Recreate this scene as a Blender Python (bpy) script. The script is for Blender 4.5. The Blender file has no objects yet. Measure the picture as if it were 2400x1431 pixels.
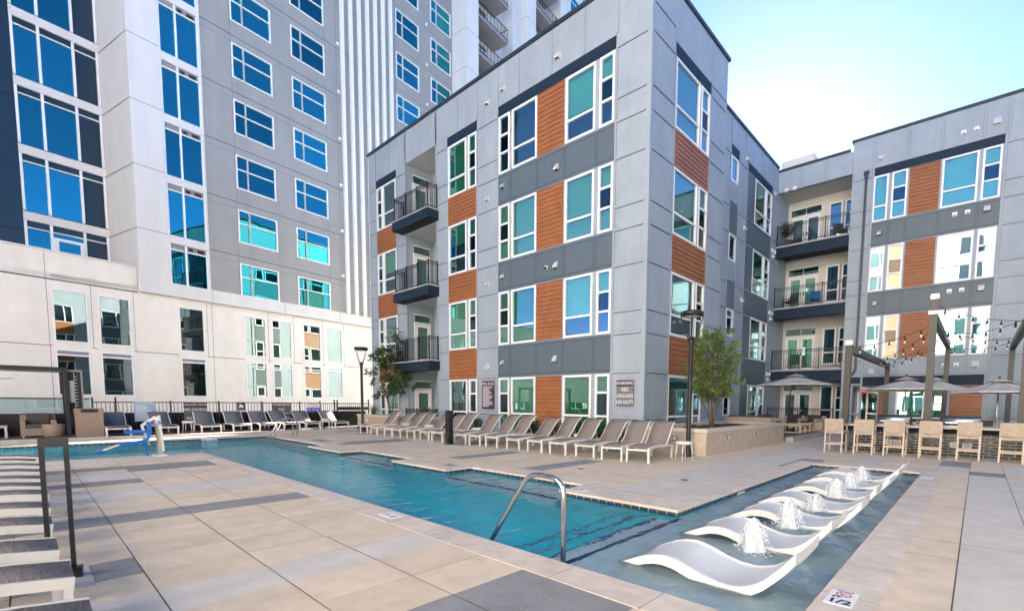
import bpy, math, random
from mathutils import Vector, Matrix
R = math.radians
random.seed(7)
SC = bpy.context.scene
COL = SC.collection

# ------------------------------------------------------------------ camera
cam = bpy.data.cameras.new('camera'); camo = bpy.data.objects.new('camera', cam); COL.objects.link(camo)
cam.sensor_width = 36.0; cam.lens = 1110.85 / 2400 * 36
cam.shift_x = (1200 - 1292.42) / 2400; cam.shift_y = (1027.54 - 715.5) / 2400
cam.clip_start = 0.05; cam.clip_end = 2000
_rot = Matrix(((0.74374825, -0.05855725, 0.66589008), (0.66839915, 0.05172413, -0.74200215), (0.00900703, 0.99694316, 0.07760935)))
camo.matrix_world = Matrix.Translation((0, 0, 1.5)) @ _rot.to_4x4()
SC.camera = camo

# ------------------------------------------------------------------ world, sun, exposure
SUN_EL, SUN_AZ = R(22.6), R(-18.8)          # azimuth from +Y towards +X
w = bpy.data.worlds.new('World'); SC.world = w; w.use_nodes = True
nt = w.node_tree; bg = nt.nodes['Background']
sky = nt.nodes.new('ShaderNodeTexSky'); sky.sky_type = 'NISHITA'; sky.sun_disc = False
sky.sun_elevation = SUN_EL; sky.sun_rotation = SUN_AZ
sky.air_density = 0.42; sky.dust_density = 0.09; sky.ozone_density = 4.0
nt.links.new(sky.outputs[0], bg.inputs[0]); bg.inputs[1].default_value = 0.05
sl = bpy.data.lights.new('sun', 'SUN'); sl.energy = 5.0; sl.angle = R(0.5); sl.color = (1, .91, .76)
so = bpy.data.objects.new('sun', sl); COL.objects.link(so)
sd = Vector((math.sin(SUN_AZ) * math.cos(SUN_EL), math.cos(SUN_AZ) * math.cos(SUN_EL), math.sin(SUN_EL)))
so.rotation_euler = sd.to_track_quat('Z', 'Y').to_euler(); so.location = (0, 60, 60)
SC.view_settings.view_transform = 'Standard'; SC.view_settings.look = 'None'
SC.view_settings.exposure = 3.55; SC.view_settings.gamma = 1; SC.view_settings.use_curve_mapping = False

# ------------------------------------------------------------------ materials
MATS = {}
def mat(name, col, rough=.6, metal=0., spec=.5, noise=0., nscale=3., bump=0., bscale=20., dark=None, stretch=None, coat=0., fleck=0., stain=0.):
    m = bpy.data.materials.new(name); m.use_nodes = True; n = m.node_tree.nodes; l = m.node_tree.links
    b = n['Principled BSDF']; b.inputs['Base Color'].default_value = (*col, 1); b.inputs['Roughness'].default_value = rough
    b.inputs['Metallic'].default_value = metal; b.inputs['Specular IOR Level'].default_value = spec; b.inputs['Coat Weight'].default_value = coat
    tc = n.new('ShaderNodeTexCoord'); src = tc.outputs['Object']
    if stretch:
        mp = n.new('ShaderNodeMapping'); mp.inputs['Scale'].default_value = stretch; l.new(src, mp.inputs[0]); src = mp.outputs[0]
    if noise:
        t = n.new('ShaderNodeTexNoise'); t.inputs['Scale'].default_value = nscale; t.inputs['Detail'].default_value = 6; t.inputs['Roughness'].default_value = .65
        l.new(src, t.inputs['Vector'])
        r = n.new('ShaderNodeValToRGB'); r.color_ramp.elements[0].position = .3; r.color_ramp.elements[1].position = .7
        d = dark or tuple(c * (1 - noise) for c in col)
        r.color_ramp.elements[0].color = (*d, 1); r.color_ramp.elements[1].color = (*tuple(min(1, c * (1 + noise * .5)) for c in col), 1)
        l.new(t.outputs['Fac'], r.inputs[0]); cur = r.outputs[0]
        if stain:
            st = n.new('ShaderNodeTexNoise'); st.inputs['Scale'].default_value = .9; st.inputs['Detail'].default_value = 7; st.inputs['Roughness'].default_value = .7; st.inputs['Distortion'].default_value = .8; l.new(tc.outputs['Object'], st.inputs['Vector'])
            sr = n.new('ShaderNodeMapRange'); sr.inputs['From Min'].default_value = .35; sr.inputs['From Max'].default_value = .65; sr.inputs['To Min'].default_value = 1 - stain; sr.inputs['To Max'].default_value = 1; l.new(st.outputs['Fac'], sr.inputs['Value'])
            ms = n.new('ShaderNodeMix'); ms.data_type = 'RGBA'; ms.blend_type = 'MULTIPLY'; ms.inputs['Factor'].default_value = 1; l.new(cur, ms.inputs['A']); l.new(sr.outputs[0], ms.inputs['B']); cur = ms.outputs['Result']
        if fleck:
            fl = n.new('ShaderNodeTexNoise'); fl.inputs['Scale'].default_value = 55; fl.inputs['Detail'].default_value = 3; l.new(tc.outputs['Object'], fl.inputs['Vector'])
            fr_ = n.new('ShaderNodeMapRange'); fr_.inputs['From Min'].default_value = .62; fr_.inputs['From Max'].default_value = .72; fr_.inputs['To Max'].default_value = fleck; l.new(fl.outputs['Fac'], fr_.inputs['Value'])
            mf = n.new('ShaderNodeMix'); mf.data_type = 'RGBA'; mf.inputs['B'].default_value = (.8, .76, .7, 1); l.new(fr_.outputs[0], mf.inputs['Factor']); l.new(cur, mf.inputs['A']); cur = mf.outputs['Result']
        l.new(cur, b.inputs['Base Color'])
    if bump:
        t2 = n.new('ShaderNodeTexNoise'); t2.inputs['Scale'].default_value = bscale; t2.inputs['Detail'].default_value = 4
        l.new(src, t2.inputs['Vector']); bp = n.new('ShaderNodeBump'); bp.inputs['Strength'].default_value = bump; bp.inputs['Distance'].default_value = .02
        l.new(t2.outputs['Fac'], bp.inputs['Height']); l.new(bp.outputs[0], b.inputs['Normal'])
    MATS[name] = m; return m

def glass(name, trans, gloss, fac, wav=.06, wscale=1.3, rough=.005, vary=0.):
    m = bpy.data.materials.new(name); m.use_nodes = True; n = m.node_tree.nodes; l = m.node_tree.links
    n.remove(n['Principled BSDF']); out = n['Material Output']
    t = n.new('ShaderNodeBsdfTransparent'); t.inputs[0].default_value = (*trans, 1)
    g = n.new('ShaderNodeBsdfGlossy'); g.inputs['Color'].default_value = (*gloss, 1); g.inputs['Roughness'].default_value = rough
    mx = n.new('ShaderNodeMixShader'); lw = n.new('ShaderNodeLayerWeight'); lw.inputs['Blend'].default_value = .35
    mr = n.new('ShaderNodeMapRange'); mr.inputs['To Min'].default_value = fac; mr.inputs['To Max'].default_value = 1
    l.new(lw.outputs['Fresnel'], mr.inputs['Value']); l.new(mr.outputs[0], mx.inputs[0]); l.new(t.outputs[0], mx.inputs[1]); l.new(g.outputs[0], mx.inputs[2])
    l.new(mx.outputs[0], out.inputs['Surface'])
    tc = n.new('ShaderNodeTexCoord'); ns = n.new('ShaderNodeTexNoise'); ns.inputs['Scale'].default_value = wscale; ns.inputs['Detail'].default_value = 1
    l.new(tc.outputs['Object'], ns.inputs['Vector'])
    bp = n.new('ShaderNodeBump'); bp.inputs['Strength'].default_value = wav; bp.inputs['Distance'].default_value = .1; l.new(ns.outputs['Fac'], bp.inputs['Height'])
    l.new(bp.outputs[0], g.inputs['Normal'])
    if vary:      # every pane's tint differs a little, from object to object
        oi = n.new('ShaderNodeObjectInfo'); hv = n.new('ShaderNodeHueSaturation'); hv.inputs['Color'].default_value = (*gloss, 1)
        v = n.new('ShaderNodeMapRange'); v.inputs['To Min'].default_value = 1 - vary; v.inputs['To Max'].default_value = 1 + vary; l.new(oi.outputs['Random'], v.inputs['Value']); l.new(v.outputs[0], hv.inputs['Value']); l.new(hv.outputs[0], g.inputs['Color'])
    MATS[name] = m; return m

def stripes(name, c0, c1, period, axis='Z', duty=.5, rough=.6, noise=0., bump=0.):
    """bands along an object axis: blind slats, woven cane, fabric ribs"""
    m = bpy.data.materials.new(name); m.use_nodes = True; n = m.node_tree.nodes; l = m.node_tree.links
    b = n['Principled BSDF']; b.inputs['Roughness'].default_value = rough
    tc = n.new('ShaderNodeTexCoord'); s = n.new('ShaderNodeSeparateXYZ'); l.new(tc.outputs['Object'], s.inputs[0])
    a = n.new('ShaderNodeMath'); a.operation = 'DIVIDE'; a.inputs[1].default_value = period; l.new(s.outputs[axis], a.inputs[0])
    f = n.new('ShaderNodeMath'); f.operation = 'FRACT'; l.new(a.outputs[0], f.inputs[0])
    r = n.new('ShaderNodeValToRGB'); r.color_ramp.elements[0].position = max(0, duty - .12); r.color_ramp.elements[1].position = min(1, duty + .12)
    r.color_ramp.elements[0].color = (*c0, 1); r.color_ramp.elements[1].color = (*c1, 1); l.new(f.outputs[0], r.inputs[0])
    l.new(r.outputs[0], b.inputs['Base Color'])
    if bump:
        bp = n.new('ShaderNodeBump'); bp.inputs['Strength'].default_value = bump; bp.inputs['Distance'].default_value = .01
        l.new(r.outputs[0], bp.inputs['Height']); l.new(bp.outputs[0], b.inputs['Normal'])
    MATS[name] = m; return m

def weave(name, c0, c1, sx=.045, sz=.03):
    m = bpy.data.materials.new(name); m.use_nodes = True; n = m.node_tree.nodes; l = m.node_tree.links
    b = n['Principled BSDF']; b.inputs['Roughness'].default_value = .55
    tc = n.new('ShaderNodeTexCoord'); s = n.new('ShaderNodeSeparateXYZ'); l.new(tc.outputs['Object'], s.inputs[0])
    ad = n.new('ShaderNodeMath'); l.new(s.outputs['X'], ad.inputs[0]); l.new(s.outputs['Y'], ad.inputs[1])
    cb = n.new('ShaderNodeCombineXYZ'); l.new(ad.outputs[0], cb.inputs['X']); l.new(s.outputs['Z'], cb.inputs['Y'])
    br = n.new('ShaderNodeTexBrick'); br.inputs['Scale'].default_value = 1; br.inputs['Brick Width'].default_value = sx; br.inputs['Row Height'].default_value = sz
    br.inputs['Mortar Size'].default_value = .005; br.inputs['Mortar Smooth'].default_value = .6
    br.inputs['Color1'].default_value = (*c0, 1); br.inputs['Color2'].default_value = (*tuple(c * .82 for c in c0), 1); br.inputs['Mortar'].default_value = (*c1, 1)
    l.new(cb.outputs[0], br.inputs['Vector']); l.new(br.outputs['Color'], b.inputs['Base Color'])
    bp = n.new('ShaderNodeBump'); bp.inputs['Strength'].default_value = .5; bp.inputs['Distance'].default_value = .008; bp.invert = True
    l.new(br.outputs['Fac'], bp.inputs['Height']); l.new(bp.outputs[0], b.inputs['Normal'])
    MATS[name] = m; return m

def bricks(name, c0, c1, mortar, bw, rh, ms, rough, spec=.5, bump=.4):
    m = bpy.data.materials.new(name); m.use_nodes = True; n = m.node_tree.nodes; l = m.node_tree.links
    b = n['Principled BSDF']; b.inputs['Roughness'].default_value = rough; b.inputs['Specular IOR Level'].default_value = spec
    tc = n.new('ShaderNodeTexCoord'); s = n.new('ShaderNodeSeparateXYZ'); l.new(tc.outputs['Object'], s.inputs[0])
    ad = n.new('ShaderNodeMath'); l.new(s.outputs['X'], ad.inputs[0]); l.new(s.outputs['Y'], ad.inputs[1])
    cb = n.new('ShaderNodeCombineXYZ'); l.new(ad.outputs[0], cb.inputs['X']); l.new(s.outputs['Z'], cb.inputs['Y'])
    br = n.new('ShaderNodeTexBrick'); br.inputs['Scale'].default_value = 1; br.inputs['Brick Width'].default_value = bw; br.inputs['Row Height'].default_value = rh
    br.inputs['Mortar Size'].default_value = ms; br.inputs['Color1'].default_value = (*c0, 1); br.inputs['Color2'].default_value = (*c1, 1); br.inputs['Mortar'].default_value = (*mortar, 1)
    l.new(cb.outputs[0], br.inputs['Vector'])
    ns = n.new('ShaderNodeTexNoise'); ns.inputs['Scale'].default_value = 6; ns.inputs['Detail'].default_value = 5; l.new(tc.outputs['Object'], ns.inputs['Vector'])
    mx = n.new('ShaderNodeMix'); mx.data_type = 'RGBA'; mx.blend_type = 'MULTIPLY'; mx.inputs['Factor'].default_value = .5
    l.new(br.outputs['Color'], mx.inputs['A']); l.new(ns.outputs['Color'], mx.inputs['B'])
    hs = n.new('ShaderNodeHueSaturation'); hs.inputs['Saturation'].default_value = .85; hs.inputs['Value'].default_value = 1.3; l.new(mx.outputs['Result'], hs.inputs['Color'])
    l.new(hs.outputs[0], b.inputs['Base Color'])
    bp = n.new('ShaderNodeBump'); bp.inputs['Strength'].default_value = bump; bp.inputs['Distance'].default_value = .008; bp.invert = True
    l.new(br.outputs['Fac'], bp.inputs['Height']); l.new(bp.outputs[0], b.inputs['Normal'])
    MATS[name] = m; return m

mat('siding', (.315, .37, .425), .55, noise=.10, nscale=1.6, bump=.08, bscale=60, stretch=(1, 1, .25), stain=.10)
mat('spandrel', (.092, .125, .152), .5, noise=.08, nscale=1.5)
mat('groove', (.045, .055, .07), .8)
mat('groove_mid', (.17, .19, .21), .8)
mat('navy', (.010, .024, .045), .6, spec=.25, noise=.1, nscale=2)
mat('cap', (.02, .035, .05), .4)
mat('wood', (.37, .13, .038), .5, stain=.25, noise=.34, nscale=6, stretch=(.5, .5, 9), bump=.1, bscale=30)
mat('frame_white', (.80, .80, .81), .4)
mat('room', (.035, .05, .042), .9)
mat('screen', (.02, .025, .032), .5)
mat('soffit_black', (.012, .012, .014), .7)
mat('stucco_warm', (.60, .58, .56), .8, noise=.05, nscale=.8)
mat('court_white', (.78, .71, .62), .8)
mat('vent_white', (.58, .57, .56), .5)
mat('door_white', (.75, .74, .72), .45)
stripes('blind_slats', (.26, .36, .30), (.48, .58, .50), .075, 'Z', .35)
mat('blind_shade', (.50, .62, .58), .7, noise=.05)
mat('blind_green', (.10, .30, .17), .7, noise=.15, nscale=2)
mat('blind_blue', (.40, .62, .72), .6, noise=.05)
glass('glass', (.42, .74, .58), (.66, .90, .98), .22, wav=.02, wscale=.9)
glass('glass_tower', (.14, .34, .40), (.06, .50, .60), .50, wav=.03, vary=.4)
glass('glass_base', (.45, .62, .60), (.72, .84, .80), .38, wav=.025, wscale=.8)
glass('glass_clear', (.80, .90, .90), (.9, .95, 1), .12, wav=.0)
mat('tower_white', (.67, .65, .63), .7, noise=.07, nscale=1.3, stretch=(1, 1, .15))
mat('tower_grey', (.325, .32, .31), .75, noise=.10, nscale=1.2, stretch=(1, 1, .12), stain=.08)
mat('tower_base', (.82, .77, .70), .8, noise=.08, nscale=1.4, stretch=(1, 1, .2), stain=.08)
mat('tower_navy', (.012, .03, .05), .25)
mat('louvre', (.25, .24, .26), .6)
mat('black_metal', (.012, .012, .013), .4)
mat('dark_metal', (.03, .027, .025), .42, noise=.2, nscale=4)
mat('brown_metal', (.05, .03, .027), .5)
mat('white_frame', (.68, .655, .61), .4)
mat('sling', (.255, .21, .185), .8, noise=.55, nscale=9, stretch=(.7, 15, 4))
mat('sling_dark', (.13, .13, .145), .8, noise=.3, nscale=9, stretch=(1.6, 14, 4))
mat('steel', (.62, .60, .57), .22, metal=1)
mat('steel_dull', (.55, .54, .52), .38, metal=1)
mat('coping', (.70, .60, .50), .75, noise=.16, nscale=5, bump=.15, bscale=40, stain=.2, fleck=.3)
mat('stone_cap', (.56, .49, .41), .8, noise=.1, nscale=5, bump=.1)
bricks('planter_block', (.50, .40, .29), (.46, .36, .26), (.44, .37, .28), .6, .3, .004, .85, .3, .2)
bricks('dark_brick', (.012, .012, .014), (.02, .02, .023), (.30, .29, .27), .26, .085, .008, .22, .6, .4)
bricks('pool_tile', (.035, .05, .065), (.055, .075, .09), (.42, .45, .46), .15, .16, .006, .25, .6, .2)
mat('grout', (.19, .15, .12), .95)
mat('paver_beige', (.70, .575, .425), .85, noise=.13, nscale=4, bump=.12, bscale=90, fleck=.5, stain=.09)
mat('paver_beige_b', (.66, .54, .40), .85, noise=.15, nscale=3, bump=.12, bscale=90, fleck=.5, stain=.09)
mat('paver_light', (.62, .565, .495), .85, noise=.12, nscale=3, bump=.12, bscale=90, fleck=.5, stain=.09)
mat('paver_dark', (.27, .265, .265), .85, noise=.2, nscale=3, bump=.12, bscale=90, fleck=.5, stain=.09)
mat('paver_brown', (.13, .105, .095), .8, noise=.25, nscale=4, bump=.1)
mat('pool_plaster', (.0, .82, .92), .6, noise=.12, nscale=1.5)
mat('shelf_plaster', (.80, .95, .95), .7, noise=.25, nscale=2.2)
mat('step_tile', (.01, .03, .12), .3)
mat('soil', (.05, .03, .02), 1, noise=.4, nscale=15, bump=.8)  # bed and planter earth; also colours the painted lap shadows on the boards
mat('concrete', (.42, .41, .40), .85, noise=.12, nscale=4)
mat('asphalt', (.05, .05, .05), .9, noise=.2)
mat('ledge_plastic', (.66, .66, .64), .35, noise=.05, nscale=4)
FOAM = True
mat('lift_blue', (.005, .13, .50), .35)
mat('lift_white', (.68, .67, .63), .4)
mat('lift_cover', (.55, .48, .30), .6)
weave('wicker', (.56, .465, .37), (.22, .15, .10), .06, .045)
weave('wicker_grey', (.36, .27, .20), (.14, .10, .07))
mat('cane_frame', (.55, .45, .36), .5)
mat('cushion', (.07, .06, .06), .9, noise=.15, nscale=10)
stripes("canopy", (.50, .48, .46), (.55, .53, .51), .05, 'X', .5)
mat('counter', (.50, .48, .45), .35, noise=.2, nscale=12)
mat('bark', (.13, .085, .06), .9, noise=.3, nscale=14)
mat('sign_maroon', (.055, .02, .03), .5)
mat('sign_grey', (.16, .165, .175), .5)
mat('sign_slate', (.085, .095, .105), .5)
mat('sign_blue', (.30, .40, .55), .5)
mat('sign_white', (.75, .75, .77), .5)
mat('sign_red', (.55, .02, .03), .5)
mat('sign_royal', (.02, .05, .35), .5)
mat('ink', (.015, .013, .015), .6)
mat('bulb', (.75, .72, .66), .1)
mat('lamp_lens', (.5, .5, .48), .2)
mat('step_light', (.65, .68, .72), .3)
mat('exit_red', (.45, .03, .03), .5)
mat('cable', (.008, .008, .008), .6)
mat('chair_green', (.03, .10, .06), .7)
mat('chair_blue', (.01, .16, .45), .7)

def leafmat(name, c, tr):
    m = bpy.data.materials.new(name); m.use_nodes = True; n = m.node_tree.nodes; l = m.node_tree.links
    b = n['Principled BSDF']; b.inputs['Roughness'].default_value = .38
    g = n.new('ShaderNodeNewGeometry'); r = n.new('ShaderNodeValToRGB'); l.new(g.outputs['Random Per Island'], r.inputs[0])
    r.color_ramp.elements[0].color = (*tuple(x * .6 for x in c), 1); r.color_ramp.elements[1].color = (*tuple(x * 1.7 for x in c), 1)
    l.new(r.outputs[0], b.inputs['Base Color'])
    t = n.new('ShaderNodeBsdfTranslucent'); l.new(r.outputs[0], t.inputs[0]); mx = n.new('ShaderNodeMixShader'); mx.inputs[0].default_value = tr
    l.new(b.outputs[0], mx.inputs[1]); l.new(t.outputs[0], mx.inputs[2]); l.new(mx.outputs[0], n['Material Output'].inputs['Surface'])
    MATS[name] = m
leafmat('leaf_olive', (.135, .195, .05), .35)
leafmat('leaf_dark', (.05, .085, .02), .3)
leafmat('leaf_shrub', (.03, .06, .02), .25)
leafmat('grass_blade', (.11, .12, .05), .3)

def foam_mat():
    m = bpy.data.materials.new('foam'); m.use_nodes = True; n = m.node_tree.nodes; l = m.node_tree.links; b = n['Principled BSDF']
    b.inputs['Base Color'].default_value = (.84, .87, .89, 1); b.inputs['Roughness'].default_value = .8
    t = n.new('ShaderNodeBsdfTransparent'); mx = n.new('ShaderNodeMixShader'); tc = n.new('ShaderNodeTexCoord'); mp = n.new('ShaderNodeMapping'); mp.inputs['Scale'].default_value = (1, 1, .3); l.new(tc.outputs['Object'], mp.inputs[0])
    ns = n.new('ShaderNodeTexNoise'); ns.inputs['Scale'].default_value = 26; ns.inputs['Detail'].default_value = 5; ns.inputs['Roughness'].default_value = .7; l.new(mp.outputs[0], ns.inputs['Vector'])
    r = n.new('ShaderNodeValToRGB'); r.color_ramp.elements[0].position = .18; r.color_ramp.elements[1].position = .52; l.new(ns.outputs['Fac'], r.inputs[0])
    lw = n.new('ShaderNodeLayerWeight'); lw.inputs['Blend'].default_value = .45; iv = n.new('ShaderNodeMapRange'); iv.inputs['To Min'].default_value = .8; iv.inputs['To Max'].default_value = .15; l.new(lw.outputs['Facing'], iv.inputs['Value'])
    ml = n.new('ShaderNodeMath'); ml.operation = 'MULTIPLY'; l.new(r.outputs[0], ml.inputs[0]); l.new(iv.outputs[0], ml.inputs[1])
    l.new(ml.outputs[0], mx.inputs[0]); l.new(t.outputs[0], mx.inputs[1]); l.new(b.outputs[0], mx.inputs[2]); l.new(mx.outputs[0], n['Material Output'].inputs['Surface'])
    bp = n.new('ShaderNodeBump'); bp.inputs['Strength'].default_value = .2; bp.inputs['Distance'].default_value = .02; l.new(ns.outputs['Fac'], bp.inputs['Height']); l.new(bp.outputs[0], b.inputs['Normal'])
    MATS['foam'] = m
foam_mat()

# water: refraction and reflection mixed by angle, rippled by bump
def water_mat():
    m = bpy.data.materials.new('water'); m.use_nodes = True; n = m.node_tree.nodes; l = m.node_tree.links
    n.remove(n['Principled BSDF'])
    rf = n.new('ShaderNodeBsdfRefraction'); rf.inputs['IOR'].default_value = 1.33; rf.inputs['Roughness'].default_value = 0; rf.inputs['Color'].default_value = (.95, 1, 1, 1)
    gl = n.new('ShaderNodeBsdfGlossy'); gl.inputs['Roughness'].default_value = .0; gl.inputs['Color'].default_value = (.62, .64, .66, 1)
    fr = n.new('ShaderNodeFresnel'); fr.inputs['IOR'].default_value = 1.33
    ge = n.new('ShaderNodeNewGeometry'); cm = n.new('ShaderNodeMix'); cm.data_type = 'RGBA'; cm.inputs['A'].default_value = (.50, .56, .60, 1); cm.inputs['B'].default_value = (1, 1, 1, 1); l.new(ge.outputs['Backfacing'], cm.inputs['Factor']); l.new(cm.outputs['Result'], gl.inputs['Color'])
    mx = n.new('ShaderNodeMixShader'); l.new(rf.outputs[0], mx.inputs[1]); l.new(gl.outputs[0], mx.inputs[2]); l.new(mx.outputs[0], n['Material Output'].inputs['Surface'])
    tc = n.new('ShaderNodeTexCoord')
    mp = n.new('ShaderNodeMapping'); mp.inputs['Rotation'].default_value = (0, 0, R(40)); mp.inputs['Scale'].default_value = (1, .55, 1); l.new(tc.outputs['Object'], mp.inputs[0])
    a = n.new('ShaderNodeTexNoise'); a.inputs['Scale'].default_value = 3.6; a.inputs['Detail'].default_value = 2.5; a.inputs['Distortion'].default_value = .6; l.new(mp.outputs[0], a.inputs['Vector'])
    # calmer far away from the bubblers, choppier on the sun shelf
    bp = n.new('ShaderNodeBump'); bp.inputs['Strength'].default_value = .75; bp.inputs['Distance'].default_value = .06; l.new(a.outputs['Fac'], bp.inputs['Height'])
    b2 = n.new('ShaderNodeTexNoise'); b2.inputs['Scale'].default_value = 12; b2.inputs['Detail'].default_value = 3; l.new(mp.outputs[0], b2.inputs['Vector'])
    bp2 = n.new('ShaderNodeBump'); bp2.inputs['Strength'].default_value = .5; bp2.inputs['Distance'].default_value = .02; l.new(b2.outputs['Fac'], bp2.inputs['Height']); l.new(bp.outputs[0], bp2.inputs['Normal'])
    for s in (rf, gl, fr): l.new(bp2.outputs[0], s.inputs['Normal'])
    l.new(fr.outputs[0], mx.inputs[0])
    MATS['water'] = m
water_mat()

# ------------------------------------------------------------------ mesh helpers
class MB:
    """collects faces of several materials; fr = (origin, u axis, outward normal) for facade work"""
    def __init__(s, fr=None):
        s.v = []; s.f = []; s.m = []; s.mats = []; s.fr = fr; s.sm = []
    def mi(s, m):
        if m not in s.mats: s.mats.append(m)
        return s.mats.index(m)
    def P(s, u, z, d):
        o, a, n = s.fr
        return (o[0] + a[0] * u + n[0] * d, o[1] + a[1] * u + n[1] * d, o[2] + z)
    def face(s, pts, m, smooth=False):
        b = len(s.v); s.v += [tuple(p) for p in pts]; s.f.append(tuple(range(b, b + len(pts)))); s.m.append(s.mi(m)); s.sm.append(smooth)
    def hexa(s, p, m):
        b = len(s.v); s.v += [tuple(q) for q in p]
        for f in ((0, 3, 2, 1), (4, 5, 6, 7), (0, 1, 5, 4), (1, 2, 6, 5), (2, 3, 7, 6), (3, 0, 4, 7)):
            s.f.append(tuple(b + i for i in f)); s.m.append(s.mi(m)); s.sm.append(False)
    def box(s, x0, x1, y0, y1, z0, z1, m):
        s.hexa([(x0, y0, z0), (x1, y0, z0), (x1, y1, z0), (x0, y1, z0), (x0, y0, z1), (x1, y0, z1), (x1, y1, z1), (x0, y1, z1)], m)
    def fbox(s, u0, u1, z0, z1, d0, d1, m):
        P = s.P; s.hexa([P(u0, z0, d0), P(u1, z0, d0), P(u1, z0, d1), P(u0, z0, d1), P(u0, z1, d0), P(u1, z1, d0), P(u1, z1, d1), P(u0, z1, d1)], m)
    def fquad(s, u0, u1, z0, z1, d, m):
        P = s.P; s.face([P(u0, z0, d), P(u1, z0, d), P(u1, z1, d), P(u0, z1, d)], m)
    def bar(s, a, b, w, h, m, up=(0, 0, 1)):
        a = Vector(a); b = Vector(b); t = (b - a).normalized(); u = Vector(up)
        if abs(t.dot(u)) > .98: u = Vector((0, 1, 0))
        x = t.cross(u).normalized(); y = x.cross(t).normalized(); x = x * w / 2; y = y * h / 2
        s.hexa([a - x - y, a + x - y, b + x - y, b - x - y, a - x + y, a + x + y, b + x + y, b - x + y], m)
    def tube(s, pts, r, m, n=8, cap=True):
        pts = [Vector(p) for p in pts]; rr = r if isinstance(r, (list, tuple)) else [r] * len(pts)
        b = len(s.v); prev = None
        for i, p in enumerate(pts):
            t = (pts[min(i + 1, len(pts) - 1)] - pts[max(i - 1, 0)]).normalized()
            if prev is None:
                u = Vector((0, 0, 1)) if abs(t.z) < .9 else Vector((1, 0, 0)); x = t.cross(u).normalized()
            else:
                x = (prev - t * prev.dot(t)).normalized()
            prev = x; y = t.cross(x)
            for k in range(n):
                a = 2 * math.pi * k / n; s.v.append(tuple(p + (x * math.cos(a) + y * math.sin(a)) * rr[i]))
        for i in range(len(pts) - 1):
            for k in range(n):
                s.f.append((b + i * n + k, b + i * n + (k + 1) % n, b + (i + 1) * n + (k + 1) % n, b + (i + 1) * n + k)); s.m.append(s.mi(m)); s.sm.append(True)
        if cap:
            s.f.append(tuple(b + k for k in range(n))[::-1]); s.m.append(s.mi(m)); s.sm.append(False)
            e = b + (len(pts) - 1) * n; s.f.append(tuple(e + k for k in range(n))); s.m.append(s.mi(m)); s.sm.append(False)
    def lathe(s, prof, m, c=(0, 0, 0), n=16):
        b = len(s.v)
        for r, z in prof:
            for k in range(n):
                a = 2 * math.pi * k / n; s.v.append((c[0] + r * math.cos(a), c[1] + r * math.sin(a), c[2] + z))
        for i in range(len(prof) - 1):
            for k in range(n):
                s.f.append((b + i * n + k, b + i * n + (k + 1) % n, b + (i + 1) * n + (k + 1) % n, b + (i + 1) * n + k)); s.m.append(s.mi(m)); s.sm.append(True)
        s.f.append(tuple(b + k for k in range(n))[::-1]); s.m.append(s.mi(m)); s.sm.append(False)
        e = b + (len(prof) - 1) * n; s.f.append(tuple(e + k for k in range(n))); s.m.append(s.mi(m)); s.sm.append(False)
    def ribbon(s, left, right, th, m):
        """a curved sheet of thickness th between two equal polylines"""
        n = len(left); L = [Vector(p) for p in left]; Q = [Vector(p) for p in right]; b = len(s.v); dn = []
        for i in range(n):
            t = (L[min(i + 1, n - 1)] - L[max(i - 1, 0)]); c = (Q[i] - L[i]); dn.append(t.cross(c).normalized() * th)
        for i in range(n): s.v += [tuple(L[i]), tuple(Q[i]), tuple(Q[i] + dn[i]), tuple(L[i] + dn[i])]
        for i in range(n - 1):
            o = b + i * 4
            for j, sm in ((0, True), (1, False), (2, True), (3, False)):
                s.f.append((o + j, o + (j + 1) % 4, o + 4 + (j + 1) % 4, o + 4 + j)); s.m.append(s.mi(m)); s.sm.append(sm)
        s.f.append((b, b + 3, b + 2, b + 1)); s.f.append((b + n * 4 - 4, b + n * 4 - 3, b + n * 4 - 2, b + n * 4 - 1)); s.m += [s.mi(m)] * 2; s.sm += [False] * 2
    def mesh(s, name):
        me = bpy.data.meshes.new(name); me.from_pydata(s.v, [], s.f)
        for k in s.mats: me.materials.append(MATS[k])
        me.polygons.foreach_set('material_index', s.m); me.polygons.foreach_set('use_smooth', s.sm); me.update()
        return me
    def build(s, name, parent=None, loc=None, bevel=0):
        o = bpy.data.objects.new(name, s.mesh(name)); COL.objects.link(o)
        if parent: o.parent = parent
        if loc: o.location = loc
        if bevel:
            bv = o.modifiers.new('bevel', 'BEVEL'); bv.width = bevel; bv.segments = 2; bv.limit_method = 'ANGLE'
        return o

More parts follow.
